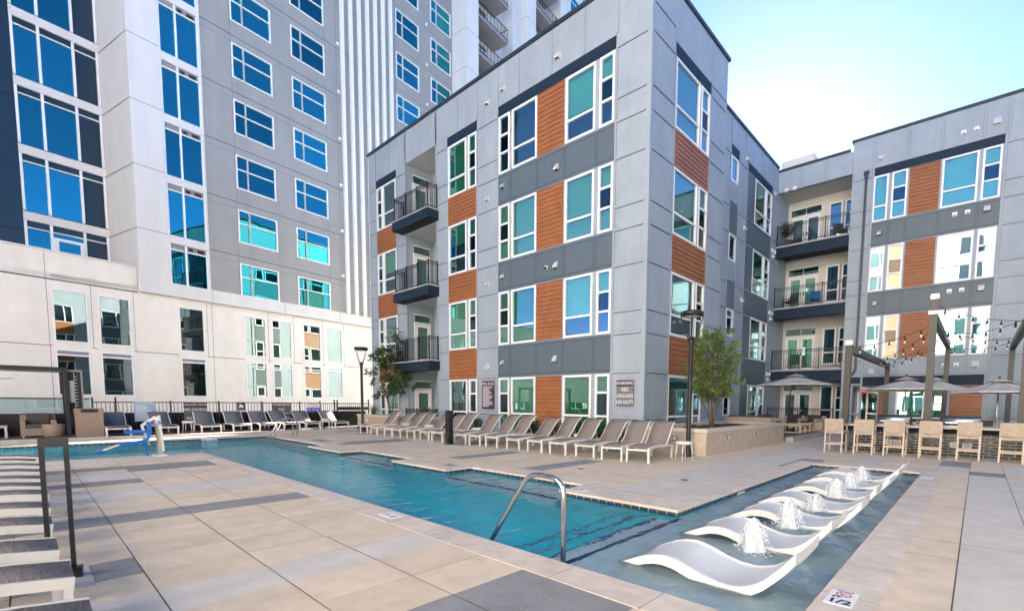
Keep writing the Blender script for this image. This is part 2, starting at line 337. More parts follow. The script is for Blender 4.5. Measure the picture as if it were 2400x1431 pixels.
def tag(o, label, cat, group=None):
    o['label'] = label; o['category'] = cat
    if group: o['group'] = group
    return o
def thing(name, label, cat, loc=(0, 0, 0), rz=0, group=None):
    o = bpy.data.objects.new(name, None); COL.objects.link(o); o.location = loc; o.rotation_euler = (0, 0, rz); o.empty_display_size = .2
    return tag(o, label, cat, group)
def struct(o, kind='structure'):
    o['kind'] = kind; return o
def dup(root, loc, rz=0, label=None, scale=None):
    kids = {}
    for c in bpy.data.objects:
        if c.parent: kids.setdefault(c.parent.name, []).append(c)
    def rec(o, par):
        c = o.copy(); COL.objects.link(c)
        if par: c.parent = par
        for k in kids.get(o.name, []): rec(k, c)
        return c
    r = rec(root, None); r.location = loc; r.rotation_euler = (0, 0, rz)
    if label: r['label'] = label
    if scale: r.scale = scale
    return r
def text(s, size, m, name, parent, origin, u, up, align='CENTER', th=.002, wide=1.0, bold=.0):
    cu = bpy.data.curves.new('t', 'FONT'); cu.body = s; cu.size = size; cu.align_x = align; cu.align_y = 'CENTER'; cu.offset = bold * size; cu.extrude = th; cu.space_line = .95
    o = bpy.data.objects.new('t', cu); COL.objects.link(o)
    bpy.context.view_layer.update()
    me = bpy.data.meshes.new_from_object(o.evaluated_get(bpy.context.evaluated_depsgraph_get()))
    bpy.data.objects.remove(o); me.materials.clear(); me.materials.append(MATS[m])
    u = Vector(u); up = Vector(up); n = u.cross(up)
    M = Matrix(((u.x * wide, up.x, n.x, origin[0]), (u.y * wide, up.y, n.y, origin[1]), (u.z * wide, up.z, n.z, origin[2]), (0, 0, 0, 1)))
    me.transform(M); r = bpy.data.objects.new(name, me); COL.objects.link(r)
    if parent: r.parent = parent
    return r

# ------------------------------------------------------------------ ground, deck, pool
g = MB(); g.box(-400, 400, -400, 400, -5.2, -5, 'asphalt'); struct(g.build('ground'))
POOL = [(-.86, 3.32), (-.86, 13.35), (-3.04, 13.35), (-3.04, 6.05), (-5.25, 6.05), (-5.25, 6.78), (-8.55, 6.78), (-8.55, 6.1), (-10.85, 6.1), (-10.85, 6.72),
        (-13.65, 6.72), (-13.65, 6.08), (-16.05, 6.08), (-16.05, 6.68), (-22.0, 6.68), (-22.0, -9), (-16.13, -9), (-16.13, 3.32)]
def offset(poly, d):
    n = len(poly); out = []
    for i in range(n):
        a = Vector(poly[i - 1]); b = Vector(poly[i]); c = Vector(poly[(i + 1) % n])
        e1 = (b - a).normalized(); e2 = (c - b).normalized()
        n1 = Vector((e1.y, -e1.x)); n2 = Vector((e2.y, -e2.x)); out.append(tuple(b + (n1 + n2) * d))
    return out
OUT = offset(POOL, .392)
def inside(poly, x, y):
    c = False; n = len(poly)
    for i in range(n):
        (x1, y1), (x2, y2) = poly[i], poly[(i + 1) % n]
        if (y1 > y) != (y2 > y) and x < (x2 - x1) * (y - y1) / (y2 - y1) + x1: c = not c
    return c
PXS = sorted({round(p[0], 4) for p in OUT}); PYS = sorted({round(p[1], 4) for p in OUT})
def clip_rect(x0, x1, y0, y1):
    xs = [x0] + [x for x in PXS if x0 + .004 < x < x1 - .004] + [x1]; ys = [y0] + [y for y in PYS if y0 + .004 < y < y1 - .004] + [y1]
    res = []
    for i in range(len(xs) - 1):
        for j in range(len(ys) - 1):
            if not inside(OUT, (xs[i] + xs[i + 1]) / 2, (ys[j] + ys[j + 1]) / 2): res.append((xs[i], xs[i + 1], ys[j], ys[j + 1]))
    full = len(res) == (len(xs) - 1) * (len(ys) - 1)
    return [(x0, x1, y0, y1)] if full else res
dk = MB(); rnd = random.Random(3)
for r_ in clip_rect(-23.55, 14, -9, 32): dk.face([(r_[0], r_[2], -.010), (r_[1], r_[2], -.010), (r_[1], r_[3], -.010), (r_[0], r_[3], -.010)], 'grout')
LIGHTC = {1, -8, -9, -18}; DARKC = {-5, -15}
for k in range(-32, 25):
    x0 = -5.28 + .58 * k; x1 = x0 + .58
    for j in range(-11, 41):
        y0 = .63 + .766 * j; y1 = y0 + .766; xm, ym = (x0 + x1) / 2, (y0 + y1) / 2
        if x0 < -23.6 or (xm < -8 and ym > 14) or ym > 30: continue
        right = xm > -.6; near = ym < 2.95 and xm < -.6
        h = rnd.random()
        if near:
            m = 'paver_light' if k in LIGHTC else 'paver_dark' if k in DARKC else ('paver_beige' if (k + j) % 2 else 'paver_beige_b')
            if (k, j) in ((-1, -1), (-11, 0), (-11, -1), (4, 0), (4, 1), (5, 1), (4, 2), (5, 2), (-14, 1), (-14, 2)): m = 'paver_dark'
            if (k, j) in ((-12, 0), (-13, 0), (-12, 1)): m = 'paver_light'
        elif right:
            m = 'paver_beige' if k in (8, 12, 13) else 'paver_light'
            if ym > 13.6: m = ('paver_beige', 'paver_light', 'paver_beige_b', 'paver_beige', 'paver_dark' if h < .5 else 'paver_light')[(k + j // 3) % 5]
        else:
            q = random.Random(k * 71 + (j // 3) * 13).random()
            m = 'paver_light' if q < .2 else 'paver_dark' if q > .9 else ('paver_beige' if h < .5 else 'paver_beige_b')
            if k in (1, 2) and ym > 6.4: m = 'paver_light'
            if k in (0, -1) and ym > 6.4: m = 'paver_beige'
            if k in (-7, -6, -5, -3, -2) and 6.4 < ym < 11: m = 'paver_beige' if h < .5 else 'paver_beige_b'
            if k == -4 and 7.2 < ym < 9.9: m = 'paver_dark'
        gx, gy = (.005, .0013) if right else (.0013, .0045)
        for (a, b, c, d) in clip_rect(x0 + gx, x1 - gx, y0 + gy, y1 - gy):
            zz = rnd.uniform(-.0015, .0015); dk.face([(a, c, zz), (b, c, zz), (b, d, zz), (a, d, zz)], m)
struct(dk.build('pool_deck'))
# drain covers set into the deck
for i, (x, y, t) in enumerate([(-6.6, 8.35, 'round drain cover in the deck before the third right-hand lounger'), (-4.2, 8.6, 'round drain cover in the pale paver strip by the sun shelf'), (-15.9, 8.3, 'round drain cover in the deck behind the second pool step')]):
    mb = MB(); mb.lathe([(.075, 0), (.075, .004), (.0, .0045)], 'dark_metal', n=14); o = mb.build('drain_cover', loc=(x, y, .002)); tag(o, t, 'drain cover', 'drain covers in the deck')

cp = MB(); n = len(POOL)
LIP = offset(POOL, 0); TIL = offset(POOL, .025)
for i in range(n):
    a, b = Vector(POOL[i]), Vector(POOL[(i + 1) % n]); oa, ob = Vector(OUT[i]), Vector(OUT[(i + 1) % n]); L = (b - a).length; segs = max(1, round(L / .92)); e = (b - a) / L
    ta, tb = Vector(TIL[i]), Vector(TIL[(i + 1) % n])
    for s in range(segs):
        f0, f1 = s / segs, (s + 1) / segs; g0 = .0035 if s else 0; g1 = .0035 if s < segs - 1 else 0
        p0 = a.lerp(b, f0) + e * g0; p1 = a.lerp(b, f1) - e * g1; q0 = oa.lerp(ob, f0) if s == 0 else p0 + (oa - a) - e * (oa - a).dot(e); q1 = ob if s == segs - 1 else p1 + (oa - a) - e * (oa - a).dot(e)
        bw = (q0 - p0) - e * (q0 - p0).dot(e); bw = bw.normalized() * .014
        z = .006
        cp.face([(p0.x + bw.x, p0.y + bw.y, z), (p1.x + bw.x, p1.y + bw.y, z), (q1.x, q1.y, z), (q0.x, q0.y, z)], 'coping')
        cp.face([(p0.x, p0.y, z - .014), (p1.x, p1.y, z - .014), (p1.x + bw.x, p1.y + bw.y, z), (p0.x + bw.x, p0.y + bw.y, z)], 'coping')
        cp.face([(p0.x, p0.y, -.034), (p1.x, p1.y, -.034), (p1.x, p1.y, z - .014), (p0.x, p0.y, z - .014)], 'coping')
        cp.face([(q0.x, q0.y, -.010), (q1.x, q1.y, -.010), (q1.x, q1.y, z), (q0.x, q0.y, z)], 'coping')
    cp.face([(a.x, a.y, -.034), (b.x, b.y, -.034), (tb.x, tb.y, -.034), (ta.x, ta.y, -.034)], 'coping')
    cp.face([(a.x, a.y, -.006), (b.x, b.y, -.006), (ob.x, ob.y, -.006), (oa.x, oa.y, -.006)], 'grout')
struct(cp.build('pool_coping'))
pb = MB()
for i in range(n):
    a, b = TIL[i], TIL[(i + 1) % n]
    pb.face([(a[0], a[1], -.19), (b[0], b[1], -.19), (b[0], b[1], -.034), (a[0], a[1], -.034)], 'pool_tile')
    pb.face([(a[0], a[1], -1.4), (b[0], b[1], -1.4), (b[0], b[1], -.19), (a[0], a[1], -.19)], 'pool_plaster')
pb.box(-22.1, -3.0, -9.1, 6.9, -1.5, -1.02, 'pool_plaster')
pb.box(-3.06, -.8, 3.25, 13.4, -1.29, -.26, 'shelf_plaster')
for i in range(3):
    x1 = -3.06 - .36 * i; z = -.44 - .18 * i; pb.box(x1 - .36, x1 - .001, 3.25, 6.08, -1.29, z, 'shelf_plaster' if i < 1 else 'pool_plaster')
    pb.box(x1 - .36 - .004, x1 - .36 + .05, 3.25, 6.08, z - .06, z + .003, 'step_tile')
pb.box(-3.066, -3.0, 3.25, 6.08, -.32, -.257, 'step_tile')
for x0, x1, y0 in ((-8.53, -5.27, 6.05), (-13.63, -10.87, 6.05), (-21.9, -16.07, 6.05)):
    pb.box(x0, x1, y0, 6.81, -1.29, -.42, 'shelf_plaster'); pb.box(x0, x1, y0 - .006, y0 + .05, -.48, -.417, 'step_tile')
struct(pb.build('pool_basin'))
wa = MB()
wp = offset(POOL, .02); xs = sorted({p[0] for p in wp}); ys = sorted({p[1] for p in wp})
for i in range(len(xs) - 1):
    for j in range(len(ys) - 1):
        if inside(wp, (xs[i] + xs[i + 1]) / 2, (ys[j] + ys[j + 1]) / 2): wa.face([(xs[i], ys[j], -.075), (xs[i + 1], ys[j], -.075), (xs[i + 1], ys[j + 1], -.075), (xs[i], ys[j + 1], -.075)], 'water')
struct(wa.build('water'))
# raised dark decks at the far left and far right
rd = MB(); rd.box(-30, -23.55, -9, 20, -.2, .07, 'paver_brown'); rd.box(-23.57, -23.35, -9, 11.3, -.02, .10, 'concrete'); struct(rd.build('raised_deck'))
rt = MB(); rt.box(-9.0, -5.62, 20.2, 29.0, -.02, .17, 'paver_brown'); rt.box(-5.62, -5.35, 20.2, 29.0, -.02, .19, 'concrete'); struct(rt.build('terrace'))

# ------------------------------------------------------------------ facade helpers
def wall(fr, u0, u1, z0, z1, holes, m, depth=.55, roomm='room', revm='frame_white', root=None, name='wall', thick=.3):
    mb = MB(fr); us = sorted({u0, u1, *[h[0] for h in holes], *[h[1] for h in holes]}); zs = sorted({z0, z1, *[h[2] for h in holes], *[h[3] for h in holes]})
    us = [u for u in us if u0 <= u <= u1]; zs = [z for z in zs if z0 <= z <= z1]
    for i in range(len(us) - 1):
        for j in range(len(zs) - 1):
            uc, zc = (us[i] + us[i + 1]) / 2, (zs[j] + zs[j + 1]) / 2
            if any(h[0] < uc < h[1] and h[2] < zc < h[3] for h in holes): continue
            mb.fquad(us[i], us[i + 1], zs[j], zs[j + 1], 0, m)
    P = mb.P
    for h in holes:
        d = -(h[4] if len(h) > 4 else depth); rm = h[5] if len(h) > 5 else roomm; rv = h[6] if len(h) > 6 else roomm
        a, b, c, e = h[:4]
        mb.face([P(a, c, 0), P(a, c, d), P(a, e, d), P(a, e, 0)], rv); mb.face([P(b, c, 0), P(b, e, 0), P(b, e, d), P(b, c, d)], rv)
        mb.face([P(a, c, 0), P(b, c, 0), P(b, c, d), P(a, c, d)], rv); mb.face([P(a, e, 0), P(a, e, d), P(b, e, d), P(b, e, 0)], h[7] if len(h) > 7 else rv)
        mb.face([P(a, c, d), P(b, c, d), P(b, e, d), P(a, e, d)], rm)
    return mb.build(name, root)

def window(root, fr, z0, z1, cols, glassm='glass', fw=.075, fm='frame_white', blind=None, tr=.07, d0=-.07, d1=.02, name='window', mull='siding'):
    """cols: (u0, u1, [transom heights as fractions from the sill], index of the screened light or None)"""
    f = MB(fr); p = MB(fr); bl = MB(fr)
    for ci, (a, b, sp, sc) in enumerate(cols):
        if ci and .02 < a - cols[ci - 1][1] < .4: f.fbox(cols[ci - 1][1], a, z0, z1, -.12, -.004, mull)
        f.fbox(a, a + fw, z0, z1, d0, d1, fm); f.fbox(b - fw, b, z0, z1, d0, d1, fm)
        f.fbox(a + fw, b - fw, z0, z0 + fw, d0, d1 - .003, fm); f.fbox(a + fw, b - fw, z1 - fw, z1, d0, d1 - .003, fm)
        lv = [z0 + fw]
        for s in sp:
            zc = z0 + (z1 - z0) * s; f.fbox(a + fw, b - fw, zc - tr / 2, zc + tr / 2, d0, d1 - .006, fm); lv += [zc - tr / 2, zc + tr / 2]
        lv.append(z1 - fw)
        for i in range(0, len(lv), 2):
            p.fquad(a + fw - .01, b - fw + .01, lv[i] - .01, lv[i + 1] + .01, -.035, glassm)
            if sc == i // 2: p.fquad(a + fw, b - fw, lv[i], lv[i + 1], -.028, 'screen_mesh' if 'screen_mesh' in MATS else 'screen')
        if blind and (blind[1] is None or ci in blind[1]):
            zb = z1 - fw - (z1 - z0 - 2 * fw) * blind[2]
            bl.fquad(a + .02, b - .02, max(z0 + .02, zb), z1 - .02, -.13, blind[0])
    w_ = f.build(name, root); p.build('pane', w_)
    if blind: bl.build('blind', w_)
    return w_

def boards(root, fr, u0, u1, z0, z1, pitch=.165, edge=.09):
    mb = MB(fr); P = mb.P
    mb.fbox(u0, u0 + edge, z0, z1, -.01, .024, 'wood'); mb.fbox(u1 - edge, u1, z0, z1, -.01, .024, 'wood')
    mb.fbox(u0 + edge, u1 - edge, z1 - edge, z1, -.01, .022, 'wood')
    n_ = max(1, round((z1 - edge - z0) / pitch)); h = (z1 - edge - z0) / n_
    for i in range(n_):
        a, b = z0 + i * h, z0 + (i + 1) * h
        mb.face([P(u0 + edge, a, .020), P(u1 - edge, a, .020), P(u1 - edge, b, .004), P(u0 + edge, b, .004)], 'wood')
        mb.face([P(u0 + edge, a, -.01), P(u1 - edge, a, -.01), P(u1 - edge, a, .020), P(u0 + edge, a, .020)], 'wood')
        mb.fquad(u0 + edge, u1 - edge, b - .014, b - .002, .0085, 'soil')  # dark strip painted in as the shadow line under the next board's lap
    return mb.build('siding_panel', root)

def hline(mb, u0, u1, z, m='groove_mid', t=.016): mb.fbox(u0, u1, z - t / 2, z + t / 2, -.005, .0035, m)
def vline(mb, u, z0, z1, m='groove_mid', t=.014): mb.fbox(u - t / 2, u + t / 2, z0, z1, -.005, .0035, m)
def batten_h(mb, u0, u1, z, m='siding', g='groove', w_=.10):
    mb.fbox(u0, u1, z - w_ / 2, z + w_ / 2, -.01, .022, m); mb.fbox(u0, u1, z - w_ / 2 - .022, z - w_ / 2, -.01, .006, g); mb.fbox(u0, u1, z + w_ / 2, z + w_ / 2 + .010, -.01, .005, g + '_mid' if g == 'groove' else g)
def batten_v(mb, u, z0, z1, m='siding', g='groove_mid', w_=.09):
    mb.fbox(u - w_ / 2, u + w_ / 2, z0, z1, -.01, .021, m); mb.fbox(u - w_ / 2 - .012, u - w_ / 2, z0, z1, -.01, .005, g); mb.fbox(u + w_ / 2, u + w_ / 2 + .012, z0, z1, -.01, .005, g)
def spandrel(root, fr, u0, u1, z0, z1, vs, m='spandrel', lines=True):
    mb = MB(fr); mb.fbox(u0, u1, z0, z1, -.02, .012, m)
    if lines:
        for z in (z0 + .10, z1 - .10): mb.fbox(u0 + .02, u1 - .02, z - .01, z + .01, 0, .0155, 'groove')
        for u in vs:
            for du in (-.045, .045): mb.fbox(u + du - .007, u + du + .007, z0 + .11, z1 - .11, 0, .0155, 'groove')
    return mb.build('spandrel_panel', root)
def vent(root, fr, u, z, w_=.2, h=.24):
    w_ *= .85; h *= .85
    mb = MB(fr); P = mb.P
    mb.fbox(u - w_ / 2 - .02, u + w_ / 2 + .02, z - .02, z + h + .02, 0, .012, 'vent_white')
    a, b = u - w_ / 2, u + w_ / 2
    mb.face([P(a, z + h, .03), P(b, z + h, .03), P(b, z + .05, .15), P(a, z + .05, .15)], 'vent_white')
    mb.face([P(a, z + .05, .15), P(b, z + .05, .15), P(b, z, .14), P(a, z, .14)], 'vent_white')
    mb.face([P(a, z + h, .012), P(b, z + h, .012), P(b, z + h, .03), P(a, z + h, .03)], 'vent_white')
    for uu in (a, b): mb.face([P(uu, z, .012), P(uu, z, .14), P(uu, z + .05, .15), P(uu, z + h, .03), P(uu, z + h, .012)], 'vent_white')
    mb.fquad(a, b, z + .004, z + .045, .08, 'soffit_black')
    return mb.build('vent', root)
def twin_vent(root, fr, u, z):
    for du in (-.22, .22):
        mb = MB(fr); mb.fbox(u + du - .09, u + du + .09, z, z + .18, .0, .06, 'frame_white'); mb.fbox(u + du - .06, u + du + .06, z + .02, z + .06, .055, .064, 'soffit_black'); mb.build('vent', root)
glass('screen_mesh', (.30, .36, .38), (.25, .34, .42), .22, wav=.03)

# ------------------------------------------------------------------ apartment building
apt = thing('apartment_building', 'four storey blue grey apartment building with orange board panels wrapping the pool court', 'building', (0, 0, 0))
H = [2.47, 5.96, 9.39, 12.85]; S = [.37, 3.83, 7.21, 10.64]
FA = ((0, 13.4, 0), (1, 0, 0), (0, -1, 0)); FB = ((-8.05, 0, 0), (0, 1, 0), (1, 0, 0)); FW = ((-9.05, 0, 0), (0, 1, 0), (1, 0, 0))
FC = ((0, 29.1, 0), (1, 0, 0), (0, -1, 0)); FD = ((0, 28.98, 0), (1, 0, 0), (0, -1, 0))
rb = random.Random(11)
def blind_pick(i):
    return [('blind_green', None, .97), ('blind_slats', None, .97), ('blind_shade', None, .97), None, ('blind_slats', None, .6), ('blind_green', None, .5)][i % 6]
SPL3 = [.355, .66]
def win_ln(root, fr, k, a, m0, m1, b, flip=False, blind=None, zlow=None, g='glass'):
    """large light over low light beside a narrow three light sash; flip puts the narrow one first"""
    z0, z1 = S[k], H[k]
    if k == 0 and zlow is None: z0 = .2
    big = (m1, b, [.33], None) if flip else (a, m0, [.33], None); nar = (a, m0, SPL3, 1) if flip else (m1, b, SPL3, 1)
    if k == 0:
        big = (*big[:2], [(1.02 - z0) / (z1 - z0)], None); nar = (*nar[:2], [(1.02 - z0) / (z1 - z0), .72], 1)
    return window(root, fr, z0, z1, [big, nar], g, blind=blind)
holesA = []
WA = [(-24.9, -24.33, -24.26, -22.95, True), (-18.44, -17.14, -17.0, -16.44, False), (-15.02, -14.38, -14.26, -12.9, True), (-11.48, -10.18, -10.0, -9.40, False)]
for (a, m0, m1, b, fl) in WA:
    for k in range(4): holesA.append((a, b, S[k] if k else .2, H[k]))
for zt, zb in ((13.28, 10.3), (9.85, 6.86), (6.4, 3.42), (2.96, .05)): holesA.append((-22.0, -19.4, zb, zt, 1.6, 'siding', 'siding', 'stucco_warm'))
wall(FA, -25.7, -8.05, -.3, 14.8, holesA, 'siding', root=apt)
holesB = [(14.97, 17.6, S[k] if k else .2, H[k]) for k in range(4)]
wall(FB, 13.4, 19.13, -.3, 14.8, holesB, 'siding', root=apt)
SW = [(.9, 2.2), (4.7, 5.96), (8.18, 9.39), (11.74, 12.83)]
holesW = [(25.4, 27.95, S[k] if k else .5, H[k]) for k in range(4)] + [(22.26, 23.1, *SW[k]) for k in range(4)]
wall(FW, 19.13, 29.0, -.3, 14.5, holesW, 'siding', root=apt)
holesC = []
for k in (1, 2, 3): holesC += [(-4.55, -3.17, S[k], H[k]), (-1.88, .15, S[k], H[k])]
holesC += [(-3.09, -1.17, .5, 2.40), (-4.95, -3.86, .0, 2.42, .9, 'siding', 'siding', 'soffit_black')]
for i_ in range(5): holesC += [(8 + 5 * i_, 10.2 + 5 * i_, S[k], H[k]) for k in range(4)]
wall(FC, -5.5, 34.0, -.3, 14.8, holesC, 'siding', root=apt)
# bay of three balconies between the wing and the right block
mb = MB(FD); mb.fbox(-9.05, -5.5, 13.25, 14.36, -.3, 0, 'siding')
for u in (-7.9, -6.7): batten_v(mb, u, 13.3, 14.3)
mb.build('wall', apt)
mb = MB(); mb.face([(-9.05, 31, -.3), (-5.5, 31, -.3), (-5.5, 31, 14.3), (-9.05, 31, 14.3)], 'stucco_warm'); mb.face([(-5.5, 29.1, -.3), (-5.5, 31, -.3), (-5.5, 31, 14.8), (-5.5, 29.1, 14.8)], 'siding')
mb.face([(-9.05, 29, -.3), (-9.05, 31, -.3), (-9.05, 31, 14.3), (-9.05, 29, 14.3)], 'siding'); mb.face([(-9.05, 29, 13.27), (-5.5, 29, 13.27), (-5.5, 31, 13.27), (-9.05, 31, 13.27)], 'stucco_warm'); mb.build('wall', apt)
# end wall, roofs and hidden back walls close the volumes
FN = ((-25.7, 0, 0), (0, -1, 0), (-1, 0, 0)); ECOL = (-16.6, -20.6, -25.4, -29.8); holesE = [(u, u + 2, S[k], H[k]) for u in ECOL for k in range(4)]
wall(FN, -34, -13.4, -.3, 14.8, holesE, 'siding', root=apt)
mb = MB()
mb.face([(-25.7, 34, -.3), (7, 34, -.3), (7, 34, 14.8), (-25.7, 34, 14.8)], 'siding'); mb.face([(7, 29.1, -.3), (7, 34, -.3), (7, 34, 14.8), (7, 29.1, 14.8)], 'siding')
mb.face([(-8.05, 19.13, -.3), (-9.05, 19.13, -.3), (-9.05, 19.13, 14.8), (-8.05, 19.13, 14.8)], 'siding')
mb.build('wall', apt)
mb = MB(); mb.box(-25.6, -8.15, 13.5, 19.0, 14.2, 14.3, 'asphalt'); mb.box(-25.6, -9.1, 19.0, 33.9, 14.2, 14.3, 'asphalt'); mb.box(-9.1, 33.9, 29.25, 33.9, 14.15, 14.25, 'asphalt'); mb.box(-9.7, -7.9, 31.4, 33.4, 14.25, 16.0, 'stucco_warm'); mb.build('roof', apt)
mb = MB()
for x0, x1, y0, y1, z in ((-25.78, -7.97, 13.32, 13.55, 14.8), (-8.2, -7.97, 13.55, 19.2, 14.8), (-9.2, -8.97, 19.2, 28.9, 14.5), (-9.2, -5.58, 28.9, 29.1, 14.36), (-5.58, 34.05, 29.02, 29.25, 14.8), (-5.58, -5.45, 29.25, 31, 14.8), (-25.78, -25.6, 13.55, 34, 14.8)):
    mb.box(x0, x1, y0, y1, z, z + .12, 'cap')
mb.build('roof_cap', apt)
# windows, board panels and dark panels
bi = 0
BL_A = {(0, 3): None, (0, 2): ('blind_shade', None, .5), (0, 1): None, (0, 0): ('blind_slats', None, .97),
        (1, 3): ('blind_green', None, .97), (1, 2): ('blind_green', None, .4), (1, 1): ('blind_slats', None, .97), (1, 0): None,
        (2, 3): None, (2, 2): ('blind_slats', None, .97), (2, 1): ('blind_green', None, .97), (2, 0): ('blind_slats', None, .97),
        (3, 3): ('blind_blue', None, .6), (3, 2): ('blind_slats', None, .97), (3, 1): ('blind_shade', None, .65), (3, 0): ('blind_green', None, .97)}
for c, (a, m0, m1, b, fl) in enumerate(WA):
    for k in range(4): win_ln(apt, FA, k, a, m0, m1, b, fl, BL_A[(c, k)])
for k in range(4):
    win_ln(apt, FB, k, 14.97, 16.78, 16.9, 17.6, False, [('blind_slats', None, .97), ('blind_green', None, .6), ('blind_slats', None, .97), ('blind_blue', None, .97)][k])
    if k == 0: window(apt, FW, .5, H[0], [(25.4, 27.0, [.3], None), (27.08, 27.95, [.5], 0)], blind=('blind_slats', None, .97))
    else: window(apt, FW, S[k], H[k], [(25.4, 27.05, [.33], None), (27.13, 27.95, SPL3, 1)], blind=[None, ('blind_green', None, .97), ('blind_green', None, .97), ('blind_green', None, .5)][k])
    window(apt, FW, *SW[k], [(22.26, 23.1, [] if k > 1 else [.7], None)], blind=('blind_blue', None, .97) if k == 3 else None)
for k in (1, 2, 3):
    window(apt, FC, S[k], H[k], [(-4.55, -3.93, [.33], None), (-3.79, -3.17, SPL3, 1)], blind=('blind_blue', None, .97) if k > 1 else ('blind_shade', None, .97))
    window(apt, FC, S[k], H[k], [(-1.88, -.61, [.33], None), (-.48, .15, SPL3, 1)], blind=[None, ('blind_shade', None, .97), None, ('blind_blue', None, .97)][k])
window(apt, FC, .5, 2.40, [(-3.09, -1.95, [.2], None), (-1.87, -1.17, [.2, .55], None)], blind=('blind_slats', None, .97))
for u in ECOL:
    for k in range(4):
        window(apt, FN, S[k], H[k], [(u, u + 1.25, [.33], None), (u + 1.35, u + 2, SPL3, 1)], blind=('blind_green', None, .9))
        if k < 3 and u in ECOL[1:3]: boards(apt, FN, u, u + 2, H[k] + .02, S[k + 1] - .02)
        elif k < 3: spandrel(apt, FN, u, u + 2, H[k] + .02, S[k + 1] - .02, ())
tm = MB(FN)
for u in (-33, -27.6, -23.2, -18.4, -14.4):
    batten_v(tm, u, .1, 14.7)
    for k in range(4): batten_h(tm, u - 1.0, u + .9, H[k] + .06)
tm.build('trim', apt)
for i_ in range(5):
    for k in range(4):
        window(apt, FC, S[k], H[k], [(8 + 5 * i_, 9.4 + 5 * i_, [.33], None), (9.5 + 5 * i_, 10.2 + 5 * i_, SPL3, 1)], blind=('blind_green', None, .9))
        if i_ % 2 == 0: boards(apt, FC, 10.3 + 5 * i_, 12 + 5 * i_, S[k], H[k], edge=.02)
for k in range(3):
    spandrel(apt, FC, 8, 30.2, H[k] + .03, S[k + 1] - .03, ())
    for (a, b) in ((-24.9, -22.95), (-18.44, -16.44)): boards(apt, FA, a, b, H[k] + .02, S[k + 1] - .02)
    boards(apt, FB, 14.97, 17.6, H[k] + .02, S[k + 1] - .02)
    spandrel(apt, FA, -15.05, -9.36, H[k] + .03, S[k + 1] - .03, (-14.32, -12.86, -11.5, -10.09))
    spandrel(apt, FW, 24.3, 28.0, H[k] + .03, S[k + 1] - .03, ())
    mb = MB(FW); mb.fbox(22.2, 23.15, SW[k][1] + .03, SW[k + 1][0] - .9, -.02, .012, 'spandrel'); mb.build('spandrel_panel', apt)
    spandrel(apt, FW, 24.3, 25.36, S[k] + .02 if k else .3, H[k] - .02, (), lines=False)
spandrel(apt, FW, 24.3, 25.36, S[3] + .02, H[3] - .02, (), lines=False); mb = MB(FW); mb.fbox(24.3, 28.0, -.2, .47, -.02, .012, 'spandrel'); mb.build('spandrel_panel', apt)
for k in range(4): boards(apt, FA, -12.85, -11.55, S[k] if k else .12, H[k] + .0, edge=.02)
for k in (1, 2, 3): boards(apt, FC, -3.1, -1.95, S[k], H[k], edge=.02)
for k in (1, 2): spandrel(apt, FC, -4.6, .2, H[k] + .03, S[k + 1] - .03, (-3.85, -3.14, -1.92, -.55))
boards(apt, FC, -3.8, -3.36, .05, 2.42, edge=.02); boards(apt, FC, -1.02, .11, .05, 2.42, edge=.02)
def navy(fr, u0, u1, z0=12.87, z1=13.27):
    mb = MB(fr); mb.fbox(u0, u1, z0, z1, -.02, .014, 'navy'); mb.build('navy_band', apt)
navy(FA, -24.95, -22.9); navy(FA, -18.48, -16.4); navy(FA, -15.05, -9.36); navy(FB, 14.93, 17.66); navy(FW, 24.3, 28.0); navy(FW, 22.2, 23.15, 12.86, 13.3); navy(FC, -4.58, .2); navy(FC, -5.06, .12, 2.44, 2.92)
# battens and joints of the light siding
tm = MB(FA)
for (a, b) in ((-25.62, -24.95), (-22.9, -22.06), (-19.34, -18.5), (-16.38, -15.1), (-9.3, -8.2)):
    for k in range(4):
        if k: batten_h(tm, a, b, S[k] - .03)
        batten_h(tm, a, b, H[k] + .06)
        batten_h(tm, a, b, (S[k] + .70) if k else 1.0)
for u in (-25.0, -23.6, -22.0, -20.7, -19.37, -17.75, -16.4, -15.1, -13.9, -12.2, -10.7, -9.33): batten_v(tm, u, 13.32, 14.78)
for u in (-24.95, -22.9, -22.02, -19.37, -18.48, -16.4, -15.08, -9.33): batten_v(tm, u, .1, 12.86 if u not in (-22.02, -19.37) else 14.7, w_=.07)
tm.fbox(-8.19, -8.05, -.2, 14.8, -.01, .025, 'siding'); tm.fbox(-25.7, -25.6, -.2, 14.8, -.01, .025, 'siding'); tm.build('trim', apt)
tm = MB(FB); tm.fbox(13.376, 13.5, -.2, 14.8, -.01, .025, 'siding')
for (a, b) in ((13.52, 14.9), (17.72, 19.05)):
    for k in range(4):
        if k: batten_h(tm, a, b, S[k] - .03)
        batten_h(tm, a, b, H[k] + .06); batten_h(tm, a, b, (S[k] + .70) if k else 1.0)
batten_h(tm, 13.52, 14.9, 13.75); batten_h(tm, 17.72, 19.05, 13.3)
for u in (14.93, 17.68): batten_v(tm, u, .1, 12.86, w_=.07)
for u in (14.93, 17.75): batten_v(tm, u, 13.3, 14.7)
tm.build('trim', apt)
tm = MB(FW)
for (a, b) in ((19.2, 22.12), (23.24, 24.22), (28.08, 28.95)):
    for k in range(4):
        if k: batten_h(tm, a, b, S[k] - .03)
        batten_h(tm, a, b, H[k] + .06)
for u in (22.16, 23.2, 24.26, 28.04): batten_v(tm, u, .1, 13.3, w_=.07)
for u in (20.9, 22.2, 24.0, 26.2, 28.0): batten_v(tm, u, 13.35, 14.4)
tm.build('trim', apt)
tm = MB(FC)
